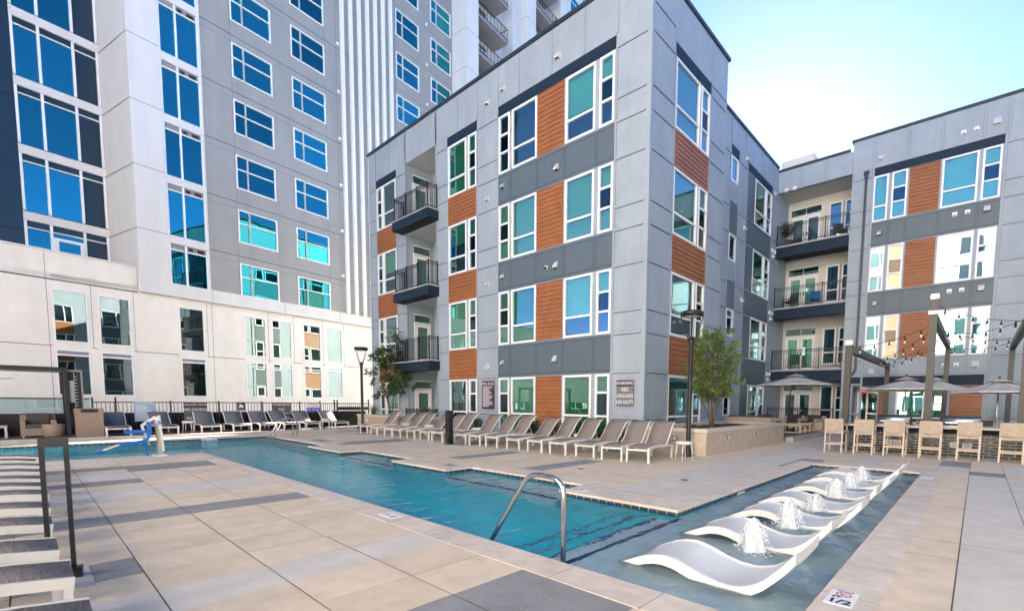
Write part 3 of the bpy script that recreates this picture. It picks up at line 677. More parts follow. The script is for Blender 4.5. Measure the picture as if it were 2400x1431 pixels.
for (a, b) in ((-5.44, -4.62), (.28, 2.6), (2.7, 5.2)):
    for k in range(4):
        if k: batten_h(tm, a, b, S[k] - .03)
        batten_h(tm, a, b, H[k] + .06); batten_h(tm, a, b, (S[k] + .70) if k else 1.0)
for u in (-4.58, .24, 2.65, 5.2): batten_v(tm, u, .1, 13.3, w_=.09)
for u in (-4.6, -3.2, -1.95, -.5, .3, 1.5, 2.9, 4.2, 5.5): batten_v(tm, u, 13.35, 14.7)
for u in (-3.85, -3.14, -1.92, -.55): batten_v(tm, u, 3.0, 3.78, w_=.07)
hline(tm, -4.5, .2, 3.0); hline(tm, -4.5, .2, 3.76); tm.build('trim', apt)
# vents and small cameras
for u, z in ((-15.7, 13.6), (-15.7, 9.8), (-15.7, 6.35), (-15.7, 2.9), (-14.75, 13.75), (-14.75, 10.05), (-14.75, 6.5), (-14.75, 3.02)): vent(apt, FA, u, z, .16, .2)
for z in (13.65, 9.85, 6.4, 3.0): vent(apt, FA, -11.85, z, .2, .26)
for z in (9.95, 6.5, 3.1): vent(apt, FC, -4.2, z, .2, .24); vent(apt, FC, -.22, z + .15, .26, .3); twin_vent(apt, FC, -1.1, z + .2)
vent(apt, FC, -4.3, 13.6, .2, .24); vent(apt, FC, -.1, 13.75, .26, .3); twin_vent(apt, FC, -1.0, 13.7)
for z in (13.2, 9.95, 6.5): vent(apt, FW, 24.05, z, .2, .26)
for z in (13.0, 9.6, 6.2, 2.8): vent(apt, FW, 28.5, z, .28, .2); twin_vent(apt, FD if z > 12 else FW, -8.4 if z > 12 else 28.55, z + .2 if z > 12 else z + .3)
for fr, u, z in ((FA, -12.35, 6.5), (FC, 1.35, 8.0)):
    mb = MB(fr); c_ = mb.P(u, z, .06); mb.fbox(u - .07, u + .07, z - .07, z + .07, 0, .05, 'frame_white'); mb.lathe([(.0, -.06), (.055, -.04), (.06, .0), (.05, .04), (.0, .06)], 'soffit_black', (c_[0], c_[1], c_[2] - .02), 10); mb.build('security_camera', apt)
mb = MB(FC); mb.fbox(-4.98, -4.76, 13.05, 13.2, .01, .16, 'cap'); mb.fbox(-4.95, -4.79, 12.85, 13.05, .01, .13, 'cap'); mb.fbox(-4.92, -4.82, 3.25, 12.85, .02, .11, 'cap')
mb.bar(mb.P(-4.87, 3.3, .065), mb.P(-5.02, 3.02, .05), .09, .09, 'cap'); mb.build('downspout', apt)

# balconies
def railing(mb, pts, z0, z1, step=.115, posts=True, m='black_metal', pr=.05):
    for i in range(len(pts) - 1):
        a, b = Vector((*pts[i], 0)), Vector((*pts[i + 1], 0)); L = (b - a).length; n_ = max(1, round(L / step))
        for z, h in ((z1 - .02, .04), (z0 + .10, .03), (z1 - .13, .025)): mb.bar(a + Vector((0, 0, z)), b + Vector((0, 0, z)), .035, h, m)
        for k in range(1, n_):
            p = a.lerp(b, k / n_); mb.bar(p + Vector((0, 0, z0 + .1)), p + Vector((0, 0, z1 - .03)), .016, .016, m, up=(0, 1, 0))
    if posts:
        for p in pts: mb.box(p[0] - pr / 2, p[0] + pr / 2, p[1] - pr / 2, p[1] + pr / 2, z0 - .02, z1 + .05, m)
for k, z in ((1, 3.42), (2, 6.88), (3, 10.34)):
    mb = MB(); mb.box(-22.32, -19.2, 12.80, 13.39, z - .46, z - .05, 'navy'); mb.box(-22.36, -19.16, 12.76, 13.39, z - .05, z, 'concrete'); mb.box(-22.0, -19.4, 13.41, 14.95, z - .3, z - .002, 'concrete')
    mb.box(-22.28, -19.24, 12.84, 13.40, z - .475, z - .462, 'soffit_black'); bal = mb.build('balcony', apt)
    mb = MB(); railing(mb, [(-22.2, 13.36), (-22.2, 12.88), (-21.2, 12.88), (-20.2, 12.88), (-19.3, 12.88), (-19.3, 13.36)], z, z + 1.1); mb.build('railing', bal)
def door(root, x, y0, y1, z, mid='door_glass', axis='X', tr=True):
    """single glazed door in a wall facing +X"""
    fr = ((x, 0, z), (0, 1, 0), (1, 0, 0)); f = MB(fr)
    f.fbox(y0, y0 + .14, 0, 2.05, 0, .05, 'door_white'); f.fbox(y1 - .14, y1, 0, 2.05, 0, .05, 'door_white'); f.fbox(y0 + .14, y1 - .14, 0, .25, 0, .047, 'door_white'); f.fbox(y0 + .14, y1 - .14, 1.9, 2.05, 0, .047, 'door_white')
    f.fbox(y0 - .06, y1 + .06, 2.08, 2.14, 0, .06, 'door_white'); f.fbox(y0 - .06, y0 - .005, 0, 2.08, 0, .06, 'door_white'); f.fbox(y1 + .005, y1 + .06, 0, 2.08, 0, .06, 'door_white')
    o = f.build('door', root); g_ = MB(fr); g_.fquad(y0 + .13, y1 - .13, .24, 1.91, .03, 'glass'); g_.fquad(y0 + .13, y1 - .13, .24, 1.91, .012, 'blind_slats'); g_.build('door_glass', o)
    h = MB(fr); h.fbox(y1 - .1, y1 - .06, .95, 1.15, .05, .09, 'black_metal'); h.build('handle', o)
    if tr:
        t = MB(fr); t.fquad(y0, y1, 2.16, 2.5, .02, 'glass'); t.fquad(y0, y1, 2.16, 2.5, .008, 'blind_green'); t.fbox(y0 - .06, y1 + .06, 2.5, 2.55, 0, .05, 'door_white'); t.build('transom', o)
for z in (.0, 3.42, 6.88, 10.34): door(apt, -21.985, 13.82, 14.68, z)
mb = MB(); railing(mb, [(-22.0, 13.25), (-21.0, 13.25), (-20.1, 13.25), (-19.3, 13.25)], .0, 1.08); mb.build('railing', apt)
FE = ((0, 30.98, 0), (1, 0, 0), (0, -1, 0))
for i, z in enumerate((.17, 3.42, 6.90, 10.32)):
    if i:
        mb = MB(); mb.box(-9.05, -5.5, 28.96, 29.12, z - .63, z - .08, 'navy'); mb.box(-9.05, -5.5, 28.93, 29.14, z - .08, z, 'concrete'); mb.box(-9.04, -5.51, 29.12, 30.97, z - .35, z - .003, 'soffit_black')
        bal = mb.build('balcony', apt); mb = MB(); railing(mb, [(-9.0, 28.99), (-8.0, 28.99), (-6.6, 28.99), (-5.55, 28.99)], z, z + 1.1, step=.12, pr=.045); mb.build('railing', bal)
    else:
        mb = MB(); railing(mb, [(-9.0, 28.6), (-7.4, 28.6), (-5.7, 28.6)], z, z + 1.1, step=.12, pr=.045); mb.build('railing', apt)
    for a, b in ((-8.86, -8.1), (-8.06, -7.3)):
        f = MB(FE); f.fbox(a, a + .13, z, z + 2.05, 0, .05, 'door_white'); f.fbox(b - .13, b, z, z + 2.05, 0, .05, 'door_white'); f.fbox(a + .13, b - .13, z, z + .24, 0, .047, 'door_white'); f.fbox(a + .13, b - .13, z + 1.88, z + 2.05, 0, .047, 'door_white'); f.fbox(a - .03, b + .03, z + 2.07, z + 2.12, 0, .055, 'door_white'); f.fbox(a - .03, b + .03, z + 2.5, z + 2.55, 0, .055, 'door_white')
        o = f.build('door', apt); g_ = MB(FE); g_.fquad(a + .12, b - .12, z + .23, z + 1.89, .03, 'glass'); g_.fquad(a + .12, b - .12, z + .23, z + 1.89, .012, 'room' if i in (0, 3) else 'blind_slats'); g_.build('door_glass', o)
        t = MB(FE); t.fquad(a, b, z + 2.13, z + 2.49, .025, 'glass'); t.fquad(a, b, z + 2.13, z + 2.49, .01, 'room'); t.build('transom', o)
        h = MB(FE); hx = b - .09 if a < -8.5 else a + .05; h.fbox(hx, hx + .04, z + .95, z + 1.13, .05, .09, 'black_metal'); h.build('handle', o)
    bk = MB(FE); bk.fquad(-6.87, -5.52, z + .35, z + 2.4, .004, 'room'); bk.build('window_backing', apt)
    window(apt, ((0, 30.85, 0), (1, 0, 0), (0, -1, 0)), z + .35, z + 2.4, [(-6.87, -6.2, [.33], None), (-6.1, -5.52, [.33, .66], 1)], blind=None if i == 2 else ('blind_green', None, .6))
# back entrance with its lit sign box over it
FDr = ((0, 29.98, 0), (1, 0, 0), (0, -1, 0))
f = MB(FDr); f.fbox(-4.85, -4.78, 0, 2.2, 0, .06, 'frame_white'); f.fbox(-4.45, -4.36, 0, 2.2, 0, .06, 'frame_white'); f.fbox(-3.95, -3.88, 0, 2.2, 0, .06, 'frame_white'); f.fbox(-4.36, -3.95, 2.1, 2.2, 0, .055, 'frame_white'); f.fbox(-4.36, -3.95, 0, .18, 0, .055, 'frame_white'); f.fbox(-4.78, -4.45, 2.1, 2.2, 0, .055, 'frame_white')
o = f.build('door', apt); g_ = MB(FDr); g_.fquad(-4.8, -4.43, .0, 2.12, .03, 'glass'); g_.fquad(-4.38, -3.93, .1, 2.12, .03, 'glass'); g_.fquad(-4.8, -3.93, 0, 2.15, .01, 'room'); g_.build('door_glass', o)
h = MB(FDr); h.fbox(-4.36, -3.96, 1.02, 1.07, .06, .12, 'steel'); h.fbox(-4.42, -4.37, .95, 1.3, .06, .10, 'steel'); h.build('handle', o)
ex = thing('exit_sign', 'small red exit sign hanging over the back door by the pergola', 'sign', (-4.42, 29.0, 2.08))
mb = MB(); mb.box(-.17, .17, -.03, .03, 0, .24, 'exit_red'); mb.box(-.17, .17, -.02, .02, .24, .30, 'frame_white'); mb.build('sign_box', ex); text('EXIT', .17, 'sign_white', 'lettering', ex, (0, -.033, .12), (1, 0, 0), (0, 0, 1))

# ------------------------------------------------------------------ tower
tw = thing('apartment_tower', 'tall white and grey tower with blue glass windows behind the far end of the pool', 'building', (0, 0, 0))
P0 = (-32.906, 8.556, 0); DD = (-0.13736, 0.99052, 0); NN = (0.99052, 0.13736, 0); FT = (P0, DD, NN); PT = 3.083; TOP = 62
def toff(s=0, z=0, d=0): return (DD[0] * s + NN[0] * d, DD[1] * s + NN[1] * d, z)
FTb = (tuple(P0[i] - NN[i] * .25 for i in range(3)), DD, NN)
bh = []
BC = [(-7.45, -6.24), (-5.87, -4.64), (-2.6, -1.39), (.68, 1.91), (2.25, 3.49), (4.24, 5.48), (5.84, 7.05)]
for (a, b) in BC: bh += [(a, b, 4.11, 6.5), (a, b, 1.6, 3.75)]
wall(FTb, -30, 40, -5, 7.2, bh, 'tower_base', root=tw)
mb = MB(FTb); mb.fbox(-30, -4.3, 7.0, 8.17, -.3, .0, 'tower_base'); mb.fbox(-30, -4.3, 8.17, 8.25, -.35, .05, 'tower_white'); mb.fbox(-30, -4.3, 6.9, 6.96, -.01, .005, 'groove'); mb.build('parapet', tw)
mb = MB(FTb)
for i in range(len(BC)):
    a, b = BC[i]; lo = BC[i - 1][1] + .07 if i else -30; hline(mb, lo, a - .07, 3.9, 'groove', .03); vline(mb, b + .14, 3.9, 6.9, 'groove_mid', .02)
hline(mb, 7.1, 20, 3.9, 'groove', .03); vline(mb, -7.6, -2, 8.1, 'groove_mid', .02); vline(mb, -1.0, -2, 6.9, 'groove_mid', .02)
mb.build('trim', tw)
for i, (a, b) in enumerate(BC):
    window(tw, FTb, 4.11, 6.5, [(a, b, [], None)], 'glass_base', fw=.06, d1=.03, blind=None)
    o = window(tw, FTb, 1.6, 3.75, [(a, b, [.885], None)], 'glass_base', fw=.06, d1=.03)
    if i < 3:
        m = MB(FTb); m.fquad(a + .06, b - .06, 3.53, 3.69, -.02, 'louvre'); m.build('transom_panel', o)
# upper walls
rowsz = [9.52 + PT * k for k in range(17)]
hh = []
for z in rowsz:
    for (a, b) in ((.48, 2.71), (3.91, 6.14), (11.95, 14.13), (15.42, 17.6)): hh.append((a, b, z - 1.9, z))
hh = [(a, b, max(c, 7.72), d) for a, b, c, d in hh]
FTg = (tuple(P0[i] - NN[i] * .06 for i in range(3)), DD, NN)
wall(FTg, -1.07, 17.84, 7.64, TOP, hh, 'tower_grey', root=tw)
mb = MB(FT); mb.fbox(-2.93, 17.84, 6.96, 7.66, -.4, 0, 'tower_white')
P = mb.P
q0, q1, q2, q3 = P(-4.25, 0, 0), P(-2.93, 0, 0), P(-2.93, 0, -3.6), P(-4.53, 0, -3.6)
mb.hexa([(*q[:2], 6.965) for q in (q0, q1, q2, q3)] + [(*q[:2], TOP) for q in (q0, q1, q2, q3)], 'tower_white'); mb.build('pier', tw)
mb = MB(FT)
for k in range(16):
    z = 10.16 + 3.13 * k; mb.fbox(-4.255, -2.94, z - .015, z + .015, -.05, .004, 'groove_mid')
    a_, b_ = Vector(P(-4.257, z, 0)), Vector(P(-4.54, z, -3.3)); mb.bar(a_, b_, .012, .03, 'groove_mid')
for u in (-1.0, 3.0, 6.8, 12): mb.fbox(u - .01, u + .01, 7.0, 7.62, -.01, .004, 'groove_mid')
mb.build('trim', tw)
mb = MB(FTg)
for z in rowsz:
    hline(mb, -1.07, 7.2, z + .40, 'groove', .035); hline(mb, -1.07, 7.2, z + .03, 'groove_mid', .02); hline(mb, 7.2, 17.8, z + .40, 'groove_mid', .03)
for u in (.46, 6.17, 7.0, 11.9, 14.2): vline(mb, u, 7.7, TOP, 'groove_mid', .025)
for z in rowsz: mb.fbox(7.02, 7.2, z + .62, z + .78, 0, .1, 'frame_white'); mb.fbox(14.9, 15.05, z + .6, z + .75, 0, .1, 'frame_white')
mb.build('trim', tw)
mb = MB(FTg)
for k in range(7): u = 7.42 + .668 * k; mb.fbox(u - .10, u + .10, 7.66, TOP, -.01, .22, 'frame_white')
mb.build('fin', tw)
def tcopy(src, s, z, d=0):
    ch = [c for c in src.children]
    o = src.copy(); COL.objects.link(o); o.location = toff(s, z, d)
    for c in ch:
        c2 = c.copy(); COL.objects.link(c2); c2.parent = o
    return o
FTw = FTg
proto_b = window(tw, FTw, -1.9, 0, [(0, .67, [.58], None), (.60, 2.23, [.58], None)], 'glass_tower', fw=.07, d1=.05, tr=.06, blind=('blind_shade', None, .45))
proto = window(tw, FTw, -1.9, 0, [(0, .67, [.58], None), (.60, 2.23, [.58], None)], 'glass_tower', fw=.07, d1=.05, tr=.06)
first = True
for s0, lo, hi in ((.48, 0, 8), (3.91, 0, 9), (11.95, 4, 12), (15.42, 5, 13)):
    for k in range(lo, hi):
        z = rowsz[k]
        if first: proto.location = toff(s0, z); first = False
        elif k == lo: (tcopy(proto_b, s0, z) if s0 > .5 else None)
        else: tcopy(proto_b if rb.random() < .35 else proto, s0, z)
# vertical strip of windows beside the pier
mb = MB(FT); mb.fbox(-2.93, -1.07, 7.66, TOP, -.6, -.30, 'room'); mb.fbox(-1.13, -1.07, 7.66, TOP, -.6, .0, 'tower_white'); mb.build('wall', tw)
f = MB(FT); f.fbox(-2.93, -1.13, -.02, .40, -.29, -.02, 'tower_white'); f.fbox(-2.93, -1.13, -.36, -.30, -.2, -.05, 'frame_white'); f.fbox(-2.93, -1.13, -2.74, -2.68, -.2, -.05, 'frame_white'); f.fbox(-2.2, -2.12, -2.68, -.36, -.2, -.05, 'frame_white'); f.fbox(-2.2, -2.12, -.30, -.02, -.2, -.05, 'frame_white'); f.fbox(-1.21, -1.13, -2.68, -.02, -.2, -.05, 'frame_white'); f.fbox(-2.93, -2.85, -2.68, -.02, -.2, -.05, 'frame_white')
sw = f.build('window', tw); p_ = MB(FT); p_.fquad(-2.86, -1.2, -2.69, -.35, -.13, 'glass_tower'); p_.build('pane', sw)
l_ = MB(FT); l_.fquad(-2.86, -1.2, -.31, -.02, -.14, 'louvre'); l_.fbox(-2.02, -1.82, -.24, -.08, -.135, -.12, 'soffit_black'); l_.fbox(-1.62, -1.3, -.24, -.08, -.135, -.12, 'soffit_black'); l_.build('louvre', sw)
for k in range(8):
    z = 10.17 + 2.7 + PT * k
    if k == 0: sw.location = toff(0, 9.79 + .0)
    else: tcopy(sw, 0, 9.79 + PT * k)
# set back corner with full width glazing
FTl = (tuple(P0[i] - NN[i] * 3.3 for i in range(3)), DD, NN)
mb = MB(FTl); mb.fbox(-12, -4.4, 5, TOP, -.8, -.45, 'room'); mb.build('wall', tw)
mb = MB(FTl); mb.fbox(-14, -7.68, 5, TOP, -.5, -.02, 'tower_navy')
for k in range(12): mb.fbox(-14, -7.68, 9.6 + PT * k, 9.64 + PT * k, -.03, -.012, 'soffit_black')
mb.build('wall', tw)
f = MB(FTl); f.fbox(-7.68, -4.4, .0, .42, -.4, .0, 'tower_white'); f.fbox(-7.68, -4.4, -.36, -.31, -.2, -.03, 'frame_white')
for u in (-7.62, -6.73, -5.5, -4.58): f.fbox(u - .05, u + .05, -2.66, 0, -.2, -.02, 'frame_white')
cw = f.build('window', tw); p_ = MB(FTl); p_.fquad(-7.6, -5.5, -2.66, -.33, -.12, 'glass_tower'); p_.fquad(-5.5, -4.5, -2.66, -.33, -.12, 'tower_navy'); p_.fquad(-7.6, -4.5, -.33, 0, -.12, 'tower_navy'); p_.build('pane', cw)
for k in range(7):
    if k == 0: cw.location = (0, 0, 10.13)
    else: tcopy(cw, 0, 10.13 + 3.14 * k)
# terrace door in the lowest glazed floor
d_ = MB(FTl); d_.fbox(-6.68, -5.55, 8.0, 9.55, -.02, .02, 'frame_white'); d_.fbox(-6.5, -5.72, 8.2, 9.4, -.01, .03, 'glass_tower'); d_.build('door', tw)
# projecting piers and stacked balconies further along
for a, b in ((17.84, 19.29), (26.23, 27.67)):
    mb = MB(FT); mb.fbox(a, b, 7.0, TOP, -.3, 1.68, 'tower_white')
    for k in range(17): z = 8.0 + PT * k; mb.fbox(a - .004, b, z - .015, z + .015, -.1, 1.684, 'groove_mid')
    mb.build('pier', tw)
mb = MB(FT); mb.fbox(19.29, 24.9, 7, TOP, -.5, -.3, 'tower_white'); mb.fbox(24.9, 26.23, 7, TOP, -.5, .9, 'tower_white'); mb.fbox(27.67, 40, 7, TOP, -.5, -.3, 'tower_white'); mb.fbox(32.8, 33.9, 7, TOP, -.3, 1.2, 'tower_white'); mb.build('wall', tw)
for (a, b) in ((19.3, 23.5), (27.7, 31.9)):
    for k in range(4 if a < 20 else 5):
        z = 28.5 + PT * (k + (3 if a > 20 else 0)); mb = MB(FT); mb.fbox(a, b, z, z + .26, -.29, 1.5, 'louvre'); o = mb.build('balcony', tw)
        r_ = MB(FT)
        for zz in (1.3, .38): r_.bar(mb.P(a, z + zz, 1.46), mb.P(b, z + zz, 1.46), .05, .05, 'dark_metal'); r_.bar(mb.P(b - .04, z + zz, -.2), mb.P(b - .04, z + zz, 1.46), .05, .05, 'dark_metal')
        nb = 9
        for q in range(nb + 1): u = a + (b - .04 - a) * q / nb; r_.bar(mb.P(u, z + .26, 1.46), mb.P(u, z + 1.3, 1.46), .03, .03, 'dark_metal')
        for q in range(1, 8): r_.bar(mb.P(a, z + .38 + .115 * q, 1.46), mb.P(b, z + .38 + .115 * q, 1.46), .012, .012, 'dark_metal')
        r_.build('railing', o)
        window(tw, FT if False else (tuple(P0[i] - NN[i] * .22 for i in range(3)), DD, NN), z + .3, z + 2.75, [(a + .2, a + 1.5, [.8], None), (a + 1.55, a + 3.2, [.8], None)], 'glass_base', fw=.07)
for k in range(3):
    window(tw, (tuple(P0[i] - NN[i] * .22 for i in range(3)), DD, NN), 40.5 + PT * k, 42.9 + PT * k, [(34.5, 35.9, [], None), (37, 39, [.7], None)], 'glass_tower', fw=.08)
mb = MB(FT); mb.fbox(-30, 40, -5, -4.9, -.3, 0, 'tower_base'); mb.face([mb.P(-30, TOP, 0), mb.P(40, TOP, 0), mb.P(40, TOP, -25), mb.P(-30, TOP, -25)], 'asphalt'); mb.face([mb.P(-30, -5, -25), mb.P(40, -5, -25), mb.P(40, TOP, -25), mb.P(-30, TOP, -25)], 'tower_grey')
mb.face([mb.P(40, -5, 0), mb.P(40, TOP, 0), mb.P(40, TOP, -25), mb.P(40, -5, -25)], 'tower_grey'); mb.build('roof', tw)

# ------------------------------------------------------------------ building across the court (behind the camera, seen in the window reflections)
op = thing('courtyard_building', 'pale apartment block closing the court behind the viewer, seen mirrored in the windows', 'building', (0, 0, 0))
FO = ((0, -24, 0), (1, 0, 0), (0, 1, 0)); oh = []
for k in range(7):
    for i in range(11): oh.append((-28 + 5 * i, -25.6 + 5 * i, .5 + 3.4 * k, 2.7 + 3.4 * k))
wall(FO, -32, 34, -1, 25.5, oh, 'court_white', root=op)
mb = MB(FO); mb.fbox(-32, 34, 25.5, 25.7, -.3, .08, 'cap')
for i in range(11):
    mb.fbox(-25.5 + 5 * i, -23.6 + 5 * i, 0, 24.5, -.05, .03, 'wood' if i % 3 == 0 else 'frame_white')
mb.build('trim', op)
mb = MB(FO)
for h in oh:
    a, b, c, d = h
    for (x0, x1, y0, y1) in ((a, a + .08, c, d), (b - .08, b, c, d), (a, b, c, c + .08), (a, b, d - .08, d), (a + 1.3, a + 1.4, c, d)): mb.fbox(x0, x1, y0, y1, -.08, .03, 'frame_white')
    mb.fquad(a, b, c, d, -.06, 'tower_navy')
mb.build('window', op)
mb = MB(); mb.box(-32, 34, -40, -24.6, -1, 25.4, 'siding'); mb.build('wall', op)
FX = ((17, 0, 0), (0, 1, 0), (-1, 0, 0)); eh = [(-20 + 5.2 * i, -17.6 + 5.2 * i, S[k], H[k]) for i in range(9) for k in range(4)]
wall(FX, -24, 29, -1, 14.8, eh, 'siding', root=op)
mb = MB(FX)
for (a, b, c, d) in eh:
    for (x0, x1, y0, y1) in ((a, a + .08, c, d), (b - .08, b, c, d), (a, b, c, c + .08), (a, b, d - .08, d), (a + 1.5, a + 1.6, c, d)): mb.fbox(x0, x1, y0, y1, -.08, .03, 'frame_white')
    mb.fquad(a, b, c, d, -.06, 'glass')
mb.build('window', op); mb = MB(FX)
for i in range(9): mb.fbox(-20 + 5.2 * i, -17.6 + 5.2 * i, H[0] + .02, S[1] - .02, -.02, .02, 'wood' if i % 2 else 'spandrel'); mb.fbox(-20 + 5.2 * i, -17.6 + 5.2 * i, H[1] + .02, S[2] - .02, -.02, .02, 'wood' if i % 2 else 'spandrel'); mb.fbox(-20 + 5.2 * i, -17.6 + 5.2 * i, H[2] + .02, S[3] - .02, -.02, .02, 'wood' if i % 2 else 'spandrel')
mb.build('trim', op)

# ------------------------------------------------------------------ fences and gate at the far end
def fence(name, label, x, y0, y1, z0, z1, posts, m='brown_metal', cat='fence', step=.13, pr=.055):
    t = thing(name, label, cat, (x, (y0 + y1) / 2, z0)); mb = MB(); o = Vector((x, (y0 + y1) / 2, z0)); h = z1 - z0
    n_ = round((y1 - y0) / step)
    for z, hh in ((h - .02, .04), (.12, .035)): mb.bar((0, y0 - o.y, z), (0, y1 - o.y, z), .03, hh, m)
    for i in range(n_ + 1): y = y0 + (y1 - y0) * i / n_ - o.y; mb.box(-.009, .009, y - .009, y + .009, .1, h - .03, m)
    mb.build('rail_panel', t)
    for y, zz in posts: p_ = MB(); p_.box(-pr / 2, pr / 2, y - o.y - pr / 2, y - o.y + pr / 2, 0, zz - z0, m); p_.box(-pr / 2 - .01, pr / 2 + .01, y - o.y - pr / 2 - .01, y - o.y + pr / 2 + .01, zz - z0, zz - z0 + .03, m); p_.build('post', t)
    return t
XF = -26.2
fence('picket_fence', 'dark brown metal picket fence carrying the pool signs behind the far loungers', XF, 1.85, 10.63, .07, 1.35, [(1.85, 1.48), (2.54, 1.50), (4.31, 1.36), (6.08, 1.36), (7.86, 1.36), (9.61, 1.36), (10.63, 1.41)])
fence('gate', 'dark metal gate with thick posts between the picket fence and grey building', XF, 10.7, 13.35, .07, 1.33, [(11.39, 1.47), (11.55, 1.47), (13.35, 1.5)], 'black_metal', 'gate', .11)
gp = MB(); gp.box(-.03, .03, -.9, .85, .95, 1.12, 'black_metal'); o = gp.build('gate_lock_rail', loc=(XF + .05, 12.45, 0)); tag(o, 'flat black panel bolted across the top of the gate', 'gate panel')
lw = MB(); lw.box(-26.75, -26.45, -9, 13.3, -.2, .88, 'soffit_black'); o = lw.build('low_wall'); tag(o, 'low dark wall running behind the fence and loungers at the far end', 'wall')
gf = thing('glass_fence', 'frosted glass balustrade with black top rail behind the wicker sofas', 'fence', (XF - .3, -2, .88)); mb = MB(); mb.box(-.01, .01, -6, 3.8, 0, .55, 'glass_clear'); mb.build('pane', gf); mb = MB(); mb.box(-.025, .025, -6, 3.8, .55, .60, 'black_metal'); mb.build('top_rail', gf)
# signs on the fence
def sign(name, label, y0, y1, z0, z1, base, bands, lines, x=XF + .05):
    t = thing(name, label, 'sign', (x, (y0 + y1) / 2, z0), 0); h = z1 - z0; w_ = y1 - y0
    mb = MB(); mb.box(-.006, .006, -w_ / 2, w_ / 2, 0, h, base)
    for (a, b, m) in bands: mb.box(.0061, .0085, -w_ / 2 + .004, w_ / 2 - .004, h * a, h * b, m)
    mb.build('board', t)
    for (s_, sz, zc, m) in lines:
        o = text(s_, sz, m, 'lettering', t, (.011, 0, h * zc), (0, 1, 0), (0, 0, 1))
    return t
t = sign('pool_rules_board', 'pale blue board of small print on the fence behind the first far lounger', 3.09, 3.76, .52, 1.34, 'sign_blue', [], [('POOL RULES', .1, .93, 'sign_white')])
mb = MB(); rr = random.Random(4)
for i in range(13): mb.box(.0065, .009, -.29, -.29 + rr.uniform(.3, .56), .06 + .05 * i, .085 + .05 * i, 'sign_white')
mb.build('print', t)
sign('shallow_water_sign', 'grey sign reading shallow water no diving on the far fence', 4.75, 5.62, .52, 1.33, 'sign_slate', [(.74, .995, 'sign_maroon')], [('SHALLOW WATER', .115, .87, 'sign_white'), ('NO DIVING', .17, .6, 'sign_white'), ('ALLOWED', .15, .14, 'sign_white')])
t = sign('icon_sign', 'small maroon sign with a white picture on the far fence', 6.78, 7.13, .96, 1.32, 'sign_maroon', [], [('NO GLASS', .05, .18, 'sign_white')])
mb = MB(); mb.box(.0065, .009, -.11, .11, .15, .20, 'sign_white'); mb.box(.0065, .009, -.05, .09, .20, .25, 'sign_white'); mb.box(.0065, .009, -.06, .0, .25, .31, 'sign_white'); mb.build('picture', t)
sign('warning_sign', 'grey warning sign half hidden by a far lounger back', 8.29, 9.17, .5, 1.33, 'sign_slate', [(.76, .995, 'sign_maroon')], [('WARNING', .17, .88, 'sign_white'), ('NO', .18, .6, 'sign_white'), ('LIFEGUARD', .14, .36, 'sign_white'), ('ON DUTY', .15, .13, 'sign_white')])
sign('lifeguard_sign', 'white, red and blue warning sign on the fence by the gate', 9.91, 10.59, .86, 1.31, 'sign_white', [(.02, .5, 'sign_royal')], [('WARNING', .11, .86, 'sign_red'), ('NO LIFEGUARD', .075, .62, 'sign_royal'), ('ON DUTY', .14, .26, 'sign_white')])
# signs on the building
t = thing('pool_rules_sign', 'tall maroon pool rules sign on the building between two ground floor windows', 'sign', (-15.66, 13.36, 1.17))
mb = MB(); mb.box(-.4, .4, -.012, .0, 0, 1.2, 'sign_maroon'); mb.build('board', t); text('POOL RULES', .155, 'sign_white', 'lettering', t, (0, -.016, 1.07), (1, 0, 0), (0, 0, 1), wide=.88)
mb = MB()
for i in range(21): mb.box(-.34, -.34 + rr.uniform(.35, .68), -.0165, -.0125, .10 + .042 * i, .118 + .042 * i, 'sign_white')
mb.build('print', t)
t = thing('lifeguard_warning_sign', 'grey no lifeguard on duty sign on the corner panel of the building', 'sign', (-8.73, 13.36, 1.38))
mb = MB(); mb.box(-.34, .34, -.012, 0, 0, .86, 'sign_grey'); mb.box(-.338, .338, -.0145, -.0121, .655, .858, 'sign_maroon'); mb.build('board', t)
for s_, sz, z in (('WARNING', .155, .755), ('NO', .19, .545), ('LIFEGUARD', .155, .335), ('ON DUTY', .165, .13)): text(s_, sz, 'sign_white', 'lettering', t, (0, -.018, z), (1, 0, 0), (0, 0, 1), wide=.82 if len(s_) > 7 else .9)

# ------------------------------------------------------------------ lamps, bollard, handrails
def lamp(label, loc, h):
    t = thing('street_lamp', label, 'lamp post', loc, group='black court lamp posts')
    mb = MB(); mb.lathe([(.17, 0), (.17, .05), (.12, .10), (.11, .22), (.07, .27), (.062, .4), (.058, h - .95), (.075, h - .9), (.085, h - .72), (.0, h - .7)], 'black_metal', n=16); mb.build('post', t)
    mb = MB()
    for a in range(4):
        c, s_ = math.cos(a * math.pi / 2 + .5), math.sin(a * math.pi / 2 + .5)
        mb.tube([(c * .06, s_ * .06, h - .85), (c * .15, s_ * .15, h - .62), (c * .25, s_ * .25, h - .38), (c * .295, s_ * .295, h - .14)], .014, 'black_metal', 6)
    mb.build('arms', t)
    mb = MB(); mb.lathe([(.22, h - .16), (.30, h - .15), (.32, h - .08), (.29, h - .02), (.14, h + .0), (.0, h + .005)], 'black_metal', n=20); mb.build('lamp_shade', t)
    mb = MB(); mb.lathe([(.0, h - .18), (.2, h - .175), (.215, h - .158)], 'lamp_lens', n=18); mb.build('lens', t)
    return t
lamp('black lamp post with round open head beside the stone planter', (-6.06, 12.56, 0), 4.05)
lamp('black lamp post at the far end of the right-hand lounger row', (-21.85, 10.82, 0), 4.0)
